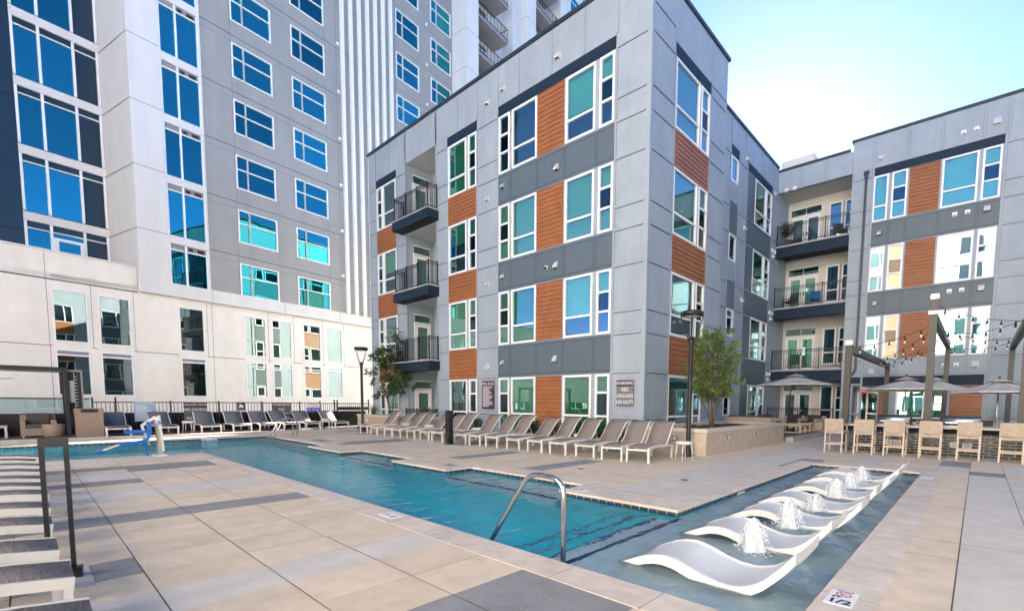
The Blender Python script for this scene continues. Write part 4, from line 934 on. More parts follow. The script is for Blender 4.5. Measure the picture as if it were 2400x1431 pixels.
mb = MB(); mb.box(-.14, .14, -.14, .14, 0, .02, 'black_metal'); mb.box(-.095, .095, -.095, .095, .02, 1.14, 'black_metal'); mb.box(-.11, .11, -.11, .11, 1.14, 1.17, 'black_metal'); o = mb.build('bollard', loc=(-13.65, 9.88, 0), bevel=.004); tag(o, 'square black bollard standing in front of the right-hand loungers', 'bollard')
def arc(pts, n_=6):
    """round the corners of a polyline"""
    out = [Vector(pts[0])]
    for i in range(1, len(pts) - 1):
        a, b, c = Vector(pts[i - 1]), Vector(pts[i]), Vector(pts[i + 1]); d = min((a - b).length * .45, (c - b).length * .45, .17); p, q = b + (a - b).normalized() * d, b + (c - b).normalized() * d
        for k in range(n_ + 1): t_ = k / n_; out.append(p.lerp(b, t_).lerp(b.lerp(q, t_), t_))
    return out + [Vector(pts[-1])]
def handrail(name, label, loc, pts, r=.024, group=None):
    mb = MB(); mb.tube(arc(pts), r, 'steel', 12); o = mb.build(name, loc=loc); return tag(o, label, 'handrail', group)
handrail('handrail', 'single steel handrail rising from the near coping over the pool steps', (-2.86, 3.37, 0), [(0, 0, -.05), (.0, .0, .77), (-.46, .0, .79), (-1.2, .0, -.25)], .026)
t = thing('pool_ladder', 'pair of bent steel grab rails at the far corner of the pool', 'ladder', (-20.9, 6.9, 0))
for dx in (-.22, .22):
    mb = MB(); mb.tube(arc([(dx, .55, 0), (dx, .55, .72), (dx, .05, .72), (dx, -.5, -.4)]), .024, 'steel', 10); mb.build('rail', t)
t = thing('metal_stand', 'tall narrow black metal loop standing on the deck by the near loungers', 'stand', (-5.57, .15, 0), R(-8))
mb = MB(); mb.box(-.02, .02, -.085, -.055, .04, 1.10, 'black_metal'); mb.build('upright', t)
mb = MB(); mb.box(-.02, .02, .055, .085, .04, 1.10, 'black_metal'); mb.build('upright', t)
mb = MB(); mb.box(-.021, .021, -.086, .086, 1.10, 1.17, 'dark_metal'); mb.build('top_bar', t)
mb = MB(); mb.box(-.05, .05, .02, .12, .006, .09, 'black_metal'); mb.build('base', t)
mb = MB(); mb.box(-.05, .05, -.12, -.02, .006, .09, 'black_metal'); mb.build('base', t)
o = MB(); o.box(-5.9, -5.2, -.05, .32, .0015, .006, 'concrete'); struct(o.build('patch'))

# ------------------------------------------------------------------ pool lift
t = thing('pool_lift', 'white pool lift with blue plastic seat over the far water', 'pool lift', (-15.8, 2.33, 0))
mb = MB(); mb.box(-.16, .16, -.14, .14, .006, .04, 'lift_white'); mb.box(-.05, .05, -.05, .05, .04, .3, 'steel_dull'); mb.build('base', t)
mb = MB(); mb.bar((-.1, .0, .14), (-.1, -.05, 1.02), .05, .05, 'lift_white'); mb.bar((.1, .06, .14), (.1, .0, 1.06), .05, .05, 'lift_white'); mb.bar((-.12, -.05, .98), (.12, 0, 1.0), .06, .05, 'lift_white'); mb.bar((0, .03, .3), (0, -.0, .72), .13, .11, 'lift_cover'); mb.bar((0, .02, .72), (0, .0, .97), .1, .09, 'lift_white'); mb.build('mast', t)
mb = MB(); mb.bar((-.05, -.05, 1.02), (-.05, -.33, .8), .06, .06, 'lift_white'); mb.bar((-.05, -.33, .82), (-.05, -.2, .3), .05, .05, 'lift_white'); mb.build('arm', t)
mb = MB(); mb.lathe([(.0, -.06), (.05, -.04), (.06, 0), (.05, .04), (.0, .06)], 'sign_blue', (.1, -.02, .88), 10); mb.build('knob', t)
mb = MB(); pr = [(-.78, .40), (-.70, .385), (-.45, .40), (-.31, .43), (-.24, .52), (-.21, .72), (-.25, .90)]
mb.ribbon([(-.23, y, z) for y, z in pr], [(.17, y, z) for y, z in pr], .05, 'lift_blue'); mb.build('seat', t)
for x in (-.22, .16):
    mb = MB(); mb.bar((x, -.26, .66), (x, -.66, .64), .05, .06, 'lift_blue'); mb.build('armrest', t)
mb = MB(); mb.bar((-.03, -.74, .36), (-.03, -1.08, .22), .04, .04, 'lift_white'); mb.box(-.16, .1, -1.2, -1.04, .17, .21, 'lift_blue'); mb.build('footrest', t)
mb = MB(); mb.bar((-.03, -.33, .38), (-.03, -.24, .02), .09, .03, 'lift_blue'); mb.build('strap', t)

# ------------------------------------------------------------------ loungers and side tables
def make_lounger(label):
    t = thing('sun_lounger', label, 'sun lounger', (0, 0, 0), group='sling sun loungers round the pool')
    W = .31; seat = [(0, .355), (.25, .385), (.55, .40), (.85, .39), (1.15, .365)]; back = [(1.15, .365), (1.27, .44), (1.42, .60), (1.58, .80), (1.72, .93), (1.84, .985)]
    f = MB()
    for s_ in (-1, 1):
        x = s_ * (W - .015)
        for i in range(len(seat) - 1): f.bar((x, *seat[i]), (x, seat[i + 1][0] + .006, seat[i + 1][1]), .034, .062, 'white_frame')
        f.bar((x, 1.15, .365), (x, 1.78, .345), .034, .045, 'white_frame')
    f.bar((-W, .02, .325), (W, .02, .325), .03, .045, 'white_frame'); f.bar((-W, 1.76, .345), (W, 1.76, .345), .03, .04, 'white_frame'); f.bar((-W, 1.12, .35), (W, 1.12, .35), .03, .03, 'white_frame')
    f.build('seat_frame', t)
    for x in (-W + .02, W - .02):
        for y in (.03, 1.66): l_ = MB(); l_.bar((x, y, 0), (x, y, .36), .048, .042, 'white_frame', up=(0, 1, 0)); l_.build('leg', t)
    s_ = MB(); s_.ribbon([(W - .03, y, z + .018) for y, z in seat], [(-W + .03, y, z + .018) for y, z in seat], .008, 'sling'); s_.build('seat_sling', t)
    b = MB()
    for q in (-1, 1): b.tube([(q * (W - .015), y, z) for y, z in back], .019, 'white_frame', 6)
    b.bar((-W + .01, 1.845, .985), (W - .01, 1.845, .985), .022, .022, 'white_frame'); br = b.build('backrest_frame', t)
    s_ = MB(); s_.ribbon([(W - .03, y - .006, z + .012) for y, z in back], [(-W + .03, y - .006, z + .012) for y, z in back], .008, 'sling'); s_.build('back_sling', br)
    c = MB()
    for q in (-1, 1):
        c.bar((q * (W - .05), 1.50, .70), (q * (W - .16), 1.74, .36), .016, .016, 'white_frame')
    c.bar((-.15, 1.6, .55), (.15, 1.72, .37), .012, .012, 'white_frame'); c.bar((.15, 1.6, .55), (-.15, 1.72, .37), .012, .012, 'white_frame'); c.build('back_support', t)
    return t
ORD = ['nearest', 'second', 'third', 'fourth', 'fifth', 'sixth', 'seventh', 'eighth', 'ninth', 'tenth', 'eleventh', 'twelfth', 'thirteenth', 'fourteenth', 'fifteenth', 'sixteenth']
RX = [-6.26, -7.02, -7.92, -8.86, -9.72, -10.75, -11.75, -12.55, -13.36, -14.72, -15.66, -16.48, -17.52, -18.36, -19.52, -20.45]
LNOTE = {0: 'brown sling lounger beside the lamp post, end of the right-hand row', 8: 'brown sling lounger just right of the square black bollard', 9: 'brown sling lounger just left of the square black bollard', 15: 'farthest brown sling lounger of the right-hand row, by the far lamp post'}
base = make_lounger('x')
used = False
def put(x, y, rz, label, sc=None, z=0):
    global used
    if not used:
        base.location = (x, y, z); base.rotation_euler = (0, 0, rz); base['label'] = label; used = True; return base
    return dup(base, (x, y, z), rz, label, sc)
rl = random.Random(5)
for i, x in enumerate(RX):
    put(x, 10.12 + rl.uniform(-.06, .06) + (.05 if i == 0 else 0), R(rl.uniform(-4, 4) + (6 if i == 0 else 3 if i < 4 else 0)), LNOTE.get(i, 'brown sling lounger, %s from the corner lamp post in the right-hand row' % ORD[i]), (1, rl.uniform(.97, 1.03), rl.uniform(.95, 1.04)))
FY = [(2.36, 'far lounger directly behind the blue pool lift seat'), (3.8, 'far lounger in front of the pale blue rules board'), (5.25, 'far lounger in front of the shallow water sign'), (6.38, 'far lounger below the small maroon picture sign'), (7.4, 'far lounger between the maroon sign and the warning sign'), (8.4, 'far lounger hiding the lower half of the grey warning sign'), (9.35, 'far lounger beneath the white, red and blue sign'), (10.75, 'far lounger set a little apart nearest the gate')]
for y, lb in FY: put(-23.86, y, R(90) + R(rl.uniform(-3, 3)), lb, (1.16, 1.12, .86), .07)
bpy.context.view_layer.update()
for o in list(COL.objects):
    if o.data and o.type == 'MESH' and 'sling' in o.name:
        p_ = o.parent
        while p_.parent: p_ = p_.parent
        if p_['label'].startswith('far lounger'):
            o.material_slots[0].link = 'OBJECT'; o.material_slots[0].material = MATS['sling_dark']
NX = [-3.33, -4.28, -5.08, -6.12, -7.03, -7.98, -8.75, -9.5, -10.4, -11.3, -12.2, -13.0]
for i, x in enumerate(NX):
    lb = 'lounger foot end at the left edge, nearest to the viewer' if i == 0 else 'lounger foot end at the left edge, beside the black metal loop' if i == 1 else 'lounger foot end at the left edge, %s back from the viewer' % ORD[i] if i < len(NX) - 1 else 'farthest lounger foot end of the left edge row, closest to the water'
    put(x, (.16 if i == 0 else .13) + rl.uniform(-.03, .03), R(180), lb, (.80, 1, 1.06))
def table(x, y, z, label, r=.215, h=.5):
    t = thing('side_table', label, 'side table', (x, y, z), group='small round white side tables')
    mb = MB(); mb.lathe([(r - .02, h - .075), (r, h - .07), (r, h - .005), (r - .008, h), (0, h)], 'white_frame', n=24); mb.build('tabletop', t)
    for a in (.3, 1.9, 3.45, 5.0):
        l_ = MB(); l_.tube([(math.cos(a) * (r + .01), math.sin(a) * (r + .01), 0), (math.cos(a) * (r - .03), math.sin(a) * (r - .03), h - .05)], .013, 'white_frame', 6); l_.build('leg', t)
for x, y, z, lb in ((-5.68, 11.55, 0, 'round white side table in front of the lamp post base'), (-9.28, 11.7, 0, 'round white side table between the third and fourth right-hand loungers'), (-14.05, 11.45, 0, 'round white side table behind the black bollard'), (-16.95, 11.3, 0, 'round white side table midway along the far half of the lounger row'), (-18.95, 11.4, 0, 'round white side table near the far lamp post end of the lounger row'), (-24.3, 4.55, .07, 'round white side table left of the shallow water sign'), (-24.0, 10.0, .07, 'round white side table by the last far lounger near the gate')):
    table(x, y, z, lb)

# ------------------------------------------------------------------ planters, beds and trees
t = thing('stone_planter', 'beige block planter with pale cap at the building corner, holding a bushy tree', 'planter', (-5.7, 12.84, 0))
def planter(t, x0, x1, y0, y1, h, x_open=None, wt=.25):
    ox, oy = t.location.x, t.location.y
    mb = MB(); mb.box(x0 - ox, x1 - ox, y0 - oy, y0 + wt - oy, -.02, h - .11, 'planter_block'); mb.box(x1 - wt - ox, x1 - ox, y0 + wt - oy, y1 - oy, -.02, h - .11, 'planter_block'); mb.box(x0 - ox, x1 - wt - ox, y1 - wt - oy, y1 - oy, -.02, h - .11, 'planter_block'); mb.box(x0 - ox, x0 + wt - ox, y0 + wt - oy, y1 - wt - oy, -.02, h - .11, 'planter_block'); mb.build('wall', t)
    mb = MB(); c = .035
    mb.box(x0 - c - ox, x1 + c - ox, y0 - c - oy, y0 + wt + .03 - oy, h - .11, h, 'stone_cap'); mb.box(x1 - wt - .03 - ox, x1 + c - ox, y0 + wt + .03 - oy, y1 - wt - .03 - oy, h - .11, h, 'stone_cap'); mb.box(x0 - c - ox, x1 + c - ox, y1 - wt - .03 - oy, y1 + c - oy, h - .11, h, 'stone_cap'); mb.box(x0 - c - ox, x0 + wt + .03 - ox, y0 + wt + .03 - oy, y1 - wt - .03 - oy, h - .11, h, 'stone_cap')
    mb.build('cap', t, bevel=.012)
    mb = MB(); nx, ny = 14, 20; xs_ = [x0 + wt + (x1 - x0 - 2 * wt) * i / nx - ox for i in range(nx + 1)]; ys_ = [y0 + wt + (y1 - y0 - 2 * wt) * j / ny - oy for j in range(ny + 1)]; rr_ = random.Random(2)
    zz = [[h - .13 + rr_.uniform(-.03, .05) for _ in ys_] for _ in xs_]
    for i in range(nx):
        for j in range(ny): mb.face([(xs_[i], ys_[j], zz[i][j]), (xs_[i + 1], ys_[j], zz[i + 1][j]), (xs_[i + 1], ys_[j + 1], zz[i + 1][j + 1]), (xs_[i], ys_[j + 1], zz[i][j + 1])], 'soil')
    o = mb.build('soil', t)
planter(t, -8.02, -5.66, 12.86, 20.06, .77)
for dy in (1.6, 4.2, 6.4):
    mb = MB(); mb.box(.035, .055, dy - .09, dy + .09, .40, .52, 'black_metal'); mb.box(.055, .06, dy - .075, dy + .075, .415, .505, 'step_light'); mb.build('step_light', t)
mb = MB(); mb.box(-1.0, -.85, -.005, .02, .40, .52, 'black_metal'); mb.box(-.985, -.865, -.009, -.0051, .415, .505, 'step_light'); mb.build('step_light', t)
t2 = thing('stone_planter', 'low beige stone planter with a slender tree by the far lamp post', 'planter', (-22.3, 12.3, 0)); planter(t2, -25.3, -19.2, 12.25, 13.36, .74)
for dx in (-1.9, .2):
    mb = MB(); mb.box(dx - .07, dx + .07, -.075, -.049, .38, .5, 'step_light'); mb.build('step_light', t2)
bed = MB(); bed.box(-19.0, -8.3, 12.55, 12.72, -.02, .14, 'concrete'); struct(bed.build('bed_kerb'))
bed = MB(); bed.box(-19.0, -8.2, 12.72, 13.38, -.02, .10, 'soil'); struct(bed.build('bed_soil'))
def leaf(mb, p, d, L, W_, m, up):
    d = Vector(d).normalized(); s_ = d.cross(up)
    if s_.length < .01: s_ = Vector((1, 0, 0))
    s_ = s_.normalized() * W_ / 2; n_ = s_.cross(d).normalized() * L * .08; p = Vector(p)
    b = len(mb.v); mb.v += [tuple(p), tuple(p + d * L * .45 + s_ - n_), tuple(p + d * L), tuple(p + d * L * .45 - s_ - n_)]
    mb.f += [(b, b + 1, b + 2), (b, b + 2, b + 3)]; mb.m += [mb.mi(m)] * 2; mb.sm += [False] * 2
def tree(name, label, loc, seed, stems, H_, Rfun, nleaf, L, W_, m, droop=0., base_z=.25, stem_r=.022, group=None, cluster=9):
    t = thing(name, label, 'tree', loc); rr_ = random.Random(seed); tips = []
    mb = MB()
    for s_ in range(stems):
        a = 2 * math.pi * s_ / stems + rr_.uniform(-.4, .4); rad = rr_.uniform(.25, .75); top = H_ * rr_.uniform(.72, 1.0); pts = []
        for k in range(9):
            f_ = k / 8; z = top * f_; r_ = Rfun(f_) * rad * min(1, f_ * 1.6) + .03
            pts.append((math.cos(a) * r_ + rr_.uniform(-.03, .03), math.sin(a) * r_ + rr_.uniform(-.03, .03), z))
        mb.tube(pts, [stem_r * (1 - .8 * k / 8) for k in range(9)], 'bark', 6)
        for k in range(3, 9):
            for q in range(4):
                p = Vector(pts[k]); b_ = rr_.uniform(0, 6.28); rr2 = Rfun(pts[k][2] / H_) * rr_.uniform(.35, 1.0); q_ = Vector((math.cos(b_) * rr2, math.sin(b_) * rr2, p.z + rr_.uniform(.0, .35) - droop * rr2 * .5)); 
                mid = p.lerp(q_, .5) + Vector((0, 0, .06)); mb.tube([p, mid, q_], [.008, .006, .003], 'bark', 4); tips += [mid.lerp(q_, .3), q_, q_ + Vector((rr_.uniform(-.08, .08), rr_.uniform(-.08, .08), rr_.uniform(-.05, .1)))]
    mb.build('trunk', t); lf = MB(); nt_ = 0
    while nt_ < nleaf:
        c = rr_.choice(tips); ax = Vector((c.x * .8 + rr_.gauss(0, .3), c.y * .8 + rr_.gauss(0, .3), .55 - droop + rr_.gauss(0, .3)))
        for k in range(cluster):
            p = c + Vector((rr_.gauss(0, .055), rr_.gauss(0, .055), rr_.gauss(0, .05))); d = ax + Vector((rr_.gauss(0, .6), rr_.gauss(0, .6), rr_.gauss(0, .5)))
            leaf(lf, p, d, L * rr_.uniform(.7, 1.25), W_ * rr_.uniform(.7, 1.2), m, Vector((rr_.gauss(0, 1), rr_.gauss(0, 1), rr_.gauss(0, 1)))); nt_ += 1
    lf.build('crown', t); return t
tree('young_tree', 'bushy olive green multi-stemmed tree in the stone planter', (-6.45, 15.0, .66), 5, 8, 2.95, lambda f_: .09 + .78 * math.sin(max(.001, min(1, (f_ - .08) * 1.12)) * math.pi * .86) ** .75, 3600, .15, .052, 'leaf_olive', -.1)
tree('slender_tree', 'slender dark leaved tree with drooping twigs by the far lamp post', (-22.55, 12.75, .63), 9, 4, 4.1, lambda f_: .2 + .95 * math.sin(min(1, max(.03, f_ * 1.02)) * math.pi * .86) ** .9, 2100, .24, .07, 'leaf_dark', .55, cluster=6)
def shrub(label, loc, seed, n_, L, W_, m, spread, h, group):
    t = thing('shrub', label, 'plant', loc, group=group); rr_ = random.Random(seed); mb = MB()
    for i in range(n_):
        p = (rr_.gauss(0, spread * .45), rr_.gauss(0, spread * .3), rr_.uniform(0, h)); leaf(mb, p, (rr_.gauss(0, .8), rr_.gauss(0, .8), rr_.uniform(.1, 1)), L * rr_.uniform(.6, 1.2), W_, m, Vector((rr_.gauss(0, 1), rr_.gauss(0, 1), rr_.gauss(0, 1))))
    mb.build('foliage', t); mb = MB()
    for i in range(5): mb.tube([(0, 0, -.02), (rr_.gauss(0, spread * .3), rr_.gauss(0, spread * .2), h * .7)], [.01, .004], 'bark', 4)
    mb.build('stem', t)
def grass_tuft(label, loc, seed, n_, h):
    t = thing('grass_tuft', label, 'plant', loc); rr_ = random.Random(seed); mb = MB()
    for i in range(n_):
        a = rr_.uniform(0, 6.28); s_ = rr_.uniform(.05, .5); hh_ = h * rr_.uniform(.6, 1); w_ = .008; c, q = math.cos(a), math.sin(a)
        b0 = Vector((c * .05, q * .05, 0)); b1 = Vector((c * s_ * .5, q * s_ * .5, hh_ * .7)); b2 = Vector((c * s_, q * s_, hh_)); sd_ = Vector((-q, c, 0)) * w_
        mb.face([b0 - sd_, b0 + sd_, b1 + sd_ * .8, b1 - sd_ * .8], 'grass_blade'); mb.face([b1 - sd_ * .8, b1 + sd_ * .8, b2], 'grass_blade')
    mb.build('blades', t)
SH = [(-9.0, 'dark leafy shrub in the bed by the corner of the building'), (-9.9, 'dark leafy shrub under the large corner window'), (-10.8, 'dark leafy shrub in the bed left of the corner window'), (-11.7, 'dark leafy shrub below the tall orange board panel'), (-12.7, 'dark leafy shrub right of the pale grass tuft'), (-16.2, 'dark leafy shrub below the pool rules sign'), (-17.2, 'dark leafy shrub below the window left of the rules sign'), (-18.2, 'dark leafy shrub at the far end of the bed')]
for i, (x, lb) in enumerate(SH): shrub(lb, (x, 13.02, .09), 20 + i, 340, .15, .06, 'leaf_shrub', .42, .62, 'dark shrubs along the building')
grass_tuft('pale spiky grass tuft between shrubs behind the side table', (-14.2, 13.0, .09), 3, 160, .85)
grass_tuft('small dry grass tuft at the corner of the building', (-8.55, 13.0, .09), 4, 40, .8)
grass_tuft('low yellow green grass at the foot of the bushy tree', (-6.4, 13.6, .64), 6, 120, .28)
grass_tuft('spiky green plant beside the slender tree', (-24.4, 12.7, .62), 8, 90, .75)

# ------------------------------------------------------------------ outdoor kitchen and bar stools
t = thing('bar_counter', 'outdoor kitchen island with dark glossy brick front and pale counter top', 'bar counter', (-.2, 18.3, 0))
mb = MB(); mb.box(-2.95, 3.4, .0, 1.0, -.02, .80, 'dark_brick'); mb.build('brick_base', t)
mb = MB()
for a, b in ((-3.3, -2.25), (-1.3, -.58), (.3, 3.6)): mb.box(a, b, -.34, 1.05, .815, .88, 'counter')
for a, b in ((-2.25, -1.3), (-.58, .3)): mb.box(a, b, -.34, .02, .815, .88, 'counter'); mb.box(a, b, .88, 1.05, .815, .88, 'counter')
mb.build('countertop', t, bevel=.006)
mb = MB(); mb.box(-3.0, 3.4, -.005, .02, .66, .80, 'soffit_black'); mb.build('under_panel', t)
for x in (-1.86, -1.63, -.26, .02):
    mb = MB(); mb.box(x - .1, x + .1, -.03, 0, .27, .41, 'lift_white')
    for q in range(4): mb.box(x - .07, x + .07, -.036, -.03, .295 + .026 * q, .31 + .026 * q, 'louvre')
    mb.build('outlet_cover', t)
for gx, lb in ((-1.96, 'left stainless gas grill set into the bar island'), (-.34, 'right stainless gas grill set into the bar island')):
    g_ = thing('gas_grill', lb, 'grill', (gx, 18.35, .80), group='gas grills in the bar island')
    mb = MB(); mb.box(-.42, .42, .0, .8, -.3, .10, 'steel_dull'); mb.build('body', g_)
    mb = MB(); pr = [(-.02, .10), (-.03, .28), (.04, .35), (.3, .38), (.6, .36), (.8, .12)]; mb.ribbon([(-.42, y, z) for y, z in pr][::-1], [(.42, y, z) for y, z in pr][::-1], .02, 'steel_dull'); mb.box(-.43, .43, .0, .62, .36, .385, 'soffit_black'); mb.build('hood', g_)
    mb = MB(); mb.bar((-.36, -.07, .2), (.36, -.07, .2), .03, .03, 'steel'); mb.build('handle', g_)
    mb = MB()
    for q in range(3): mb.box(-.25, -.17, -.045, -.03, .1 + .03 * q, .118 + .03 * q, 'louvre')
    mb.build('vent_slots', g_)
def make_stool():
    t = thing('bar_stool', 'x', 'bar stool', (0, 0, 0), group='wicker bar stools along the counter')
    W = .23
    for x in (-W, W):
        l_ = MB(); l_.bar((x, 0, 0), (x, .03, .72), .042, .042, 'cane_frame', up=(0, 1, 0)); l_.build('leg', t)
        l_ = MB(); l_.bar((x, .68, 0), (x, .66, .90), .042, .042, 'cane_frame', up=(0, 1, 0)); l_.build('leg', t)
        a = MB(); a.bar((x, .05, .885), (x, .70, .885), .045, .028, 'cane_frame'); a.build('armrest', t)
    f = MB()
    for z in (.27,): f.bar((-W, .015, z), (W, .015, z), .03, .038, 'cane_frame'); f.bar((-W, .67, z), (W, .67, z), .03, .038, 'cane_frame'); f.bar((-W, .01, z), (-W, .67, z), .03, .034, 'cane_frame'); f.bar((W, .01, z), (W, .67, z), .03, .034, 'cane_frame')
    f.build('footrest', t)
    s_ = MB(); s_.box(-W - .01, W + .01, .05, .67, .60, .68, 'wicker'); s_.build('seat', t)
    b = MB(); b.hexa([(-W - .025, -.01, .69), (W + .025, -.01, .69), (W + .025, .045, .69), (-W - .025, .045, .69), (-W - .025, -.05, 1.06), (W + .025, -.05, 1.06), (W + .025, .0, 1.06), (-W - .025, .0, 1.06)], 'wicker'); b.build('backrest', t)
    return t
st = make_stool()
for i, (x, y) in enumerate(((-3.32, 16.93), (-2.53, 16.93), (-1.78, 16.93), (-.96, 17.03), (-.14, 17.15), (.71, 17.2), (1.5, 17.25))):
    lb = ['leftmost wicker bar stool, at the free end of the counter', 'second wicker bar stool from the left end of the counter', 'wicker bar stool in front of the left grill', 'middle wicker bar stool, between the two grills', 'wicker bar stool in front of the right grill', 'wicker bar stool just right of the right grill', 'wicker bar stool cut by the right edge of the picture'][i]
    if i == 0: st.location = (x, y, 0); st['label'] = lb
    else: dup(st, (x, y, 0), R([0, 2, -1, 1, 0, -2, 1][i]), lb)

# ------------------------------------------------------------------ pergola frames and string lights
PG = [(-3.36, 3.5, 0, 'left dark timber portal frame behind the bar stools'), (-1.17, 4.3, .42, 'middle dark timber portal frame with tall capped front post'), (.93, 4.1, .4, 'right dark timber portal frame at the picture edge')]
for x, z, ext, lb in PG:
    t = thing('pergola_frame', lb, 'pergola', (x, 18.75, 0), group='dark pergola frames over the dining area')
    for y in (0, 9.2):
        mb = MB(); mb.box(-.09, .09, y - .09, y + .09, 0, z + (ext if y == 0 else 0), 'dark_metal'); mb.build('post', t)
    mb = MB(); mb.box(-.085, .085, .091, 9.109, z - .24, z - .003, 'dark_metal'); mb.build('beam', t)
    mb = MB(); zt = z + ext; mb.box(-.10, .10, -.10, .10, zt, zt + .14, 'steel_dull'); mb.build('cap', t)
    if ext: mb = MB(); mb.box(-.13, .12, -.13, -.091, z - .04, z + .06, 'frame_white'); mb.build('bracket', t)
def string(label, a, b, sag, nb):
    t = thing('string_light', label, 'string lights', a, group='bulb strings between the pergola frames'); A, B = Vector((0, 0, 0)), Vector(b) - Vector(a)
    f = lambda s_: A.lerp(B, s_) - Vector((0, 0, sag * 4 * s_ * (1 - s_)))
    mb = MB(); mb.tube([f(i / 16) for i in range(17)], .009, 'cable', 5); mb.build('cable', t)
    for k in range(nb):
        p = f((k + .5) / nb); m_ = MB(); c = (p.x, p.y, p.z)
        m_.lathe([(.0, .0), (.012, -.005), (.014, -.05), (.026, -.07), (.03, -.14), (.022, -.145)], 'cable', c, 8); m_.lathe([(.020, -.146), (.032, -.18), (.024, -.22), (.0, -.235)], 'bulb', c, 8); m_.build('bulb', t)
x1, x2, x3 = -3.28, -1.25, .85; x2r = -1.08
string('bulb string between the front posts of the left and middle frames', (x1, 19.0, 3.45), (x2, 18.75, 3.92), .12, 5)
string('bulb string from mid beam of the left frame up to the middle front post', (x1, 24.2, 3.36), (x2, 18.8, 3.75), .1, 6)
string('bulb string between the middles of the left and middle beams', (x1, 24.6, 3.32), (x2, 22.8, 3.9), .18, 5)
string('bulb string from the back of the left frame to the middle beam', (x1, 27.9, 3.4), (x2, 23.6, 3.9), .12, 5)
string('bulb string from the tall middle post down to the right beam', (x2r, 18.75, 4.48), (x3, 20.2, 4.05), .12, 6)
string('bulb string between the fronts of the middle and right beams', (x2r, 21.5, 4.05), (x3, 19.9, 4.05), .2, 6)
string('bulb string between the middles of the middle and right beams', (x2r, 21.6, 4.1), (x3, 24.5, 3.95), .15, 6)
string('bulb string between the backs of the middle and right beams', (x2r, 27.6, 4.05), (x3, 25.0, 3.9), .16, 6)

# ------------------------------------------------------------------ parasols
def parasol(label, loc, r, ztop, zedge, cant=False):
    t = thing('parasol', label, 'umbrella', loc, group='grey parasols over the terrace'); mb = MB(); N = 8; ring = []
    for k in range(N):
        a = 2 * math.pi * k / N + math.pi / 8
        ring.append(Vector((math.cos(a) * r, math.sin(a) * r, zedge)))
    top = Vector((0, 0, ztop - .08)); ZS = 5
    for k in range(N):
        p, q = ring[k], ring[(k + 1) % N]
        prev = [top, top]
        for s_ in range(1, ZS + 1):
            f_ = s_ / ZS; dz = -.10 * math.sin(f_ * math.pi) * .8
            a, b = top.lerp(p, f_) + Vector((0, 0, dz * .3)), top.lerp(q, f_) + Vector((0, 0, dz * .3)); c = (a + b) / 2 + Vector((0, 0, dz * .5))
            pc = (prev[0] + prev[1]) / 2 if s_ == 1 else prev[2]
            mb.face([prev[0], a, c, pc], 'canopy'); mb.face([pc, c, b, prev[1]], 'canopy'); prev = [a, b, c]
        mb.face([p, p - Vector((0, 0, .05)), q - Vector((0, 0, .05)), q], 'canopy')
    cn = mb.build('canopy', t)
    mb = MB()
    for k in range(N):
        p, q = ring[k] * .3, ring[(k + 1) % N] * .3; z0 = zedge + (ztop - zedge) * .7 + .02
        mb.face([(0, 0, ztop), (p.x, p.y, z0), (q.x, q.y, z0)], 'canopy')
    mb.build('vent_flap', cn)
    mb = MB()
    for k in range(N): mb.bar(top - Vector((0, 0, .05)), ring[k] - Vector((0, 0, .03)), .018, .02, 'dark_metal')
    mb.build('ribs', t); mb = MB()
    if cant: mb.tube([(-.0, 0, ztop - .05), (-.02, .02, zedge + .1), (-.22, .05, zedge - .35), (-.3, .06, 0)], .03, 'dark_metal', 8)
    else: mb.tube([(0, 0, 0), (0, 0, ztop - .03)], .022, 'steel_dull', 8)
    mb.build('pole', t); mb = MB(); mb.lathe([(.0, ztop - .02), (.03, ztop), (.035, ztop + .06), (.0, ztop + .09)], 'dark_metal', n=8); mb.build('finial', t)
    mb = MB(); mb.lathe([(.3, 0), (.3, .05), (.05, .08), (.05, .25), (.0, .26)], 'dark_metal', n=12); mb.build('base', t)
    return t
parasol('grey tilted parasol over the wicker sofas on the raised terrace', (-6.36, 24, .17), 1.66, 2.72, 2.22, True)
parasol('grey parasol behind the left grill, in front of the other one', (-2.05, 22, 0), 1.28, 2.55, 2.1)
parasol('grey parasol just behind and right of the left grill parasol', (-1.35, 24.4, 0), 1.28, 2.62, 2.1)
parasol('grey parasol over the dining table at the right edge of the picture', (.48, 22.2, 0), 1.35, 2.42, 1.98)
parasol('grey parasol farthest right, mostly hidden behind its neighbour', (1.75, 24.6, 0), 1.3, 2.55, 2.05)

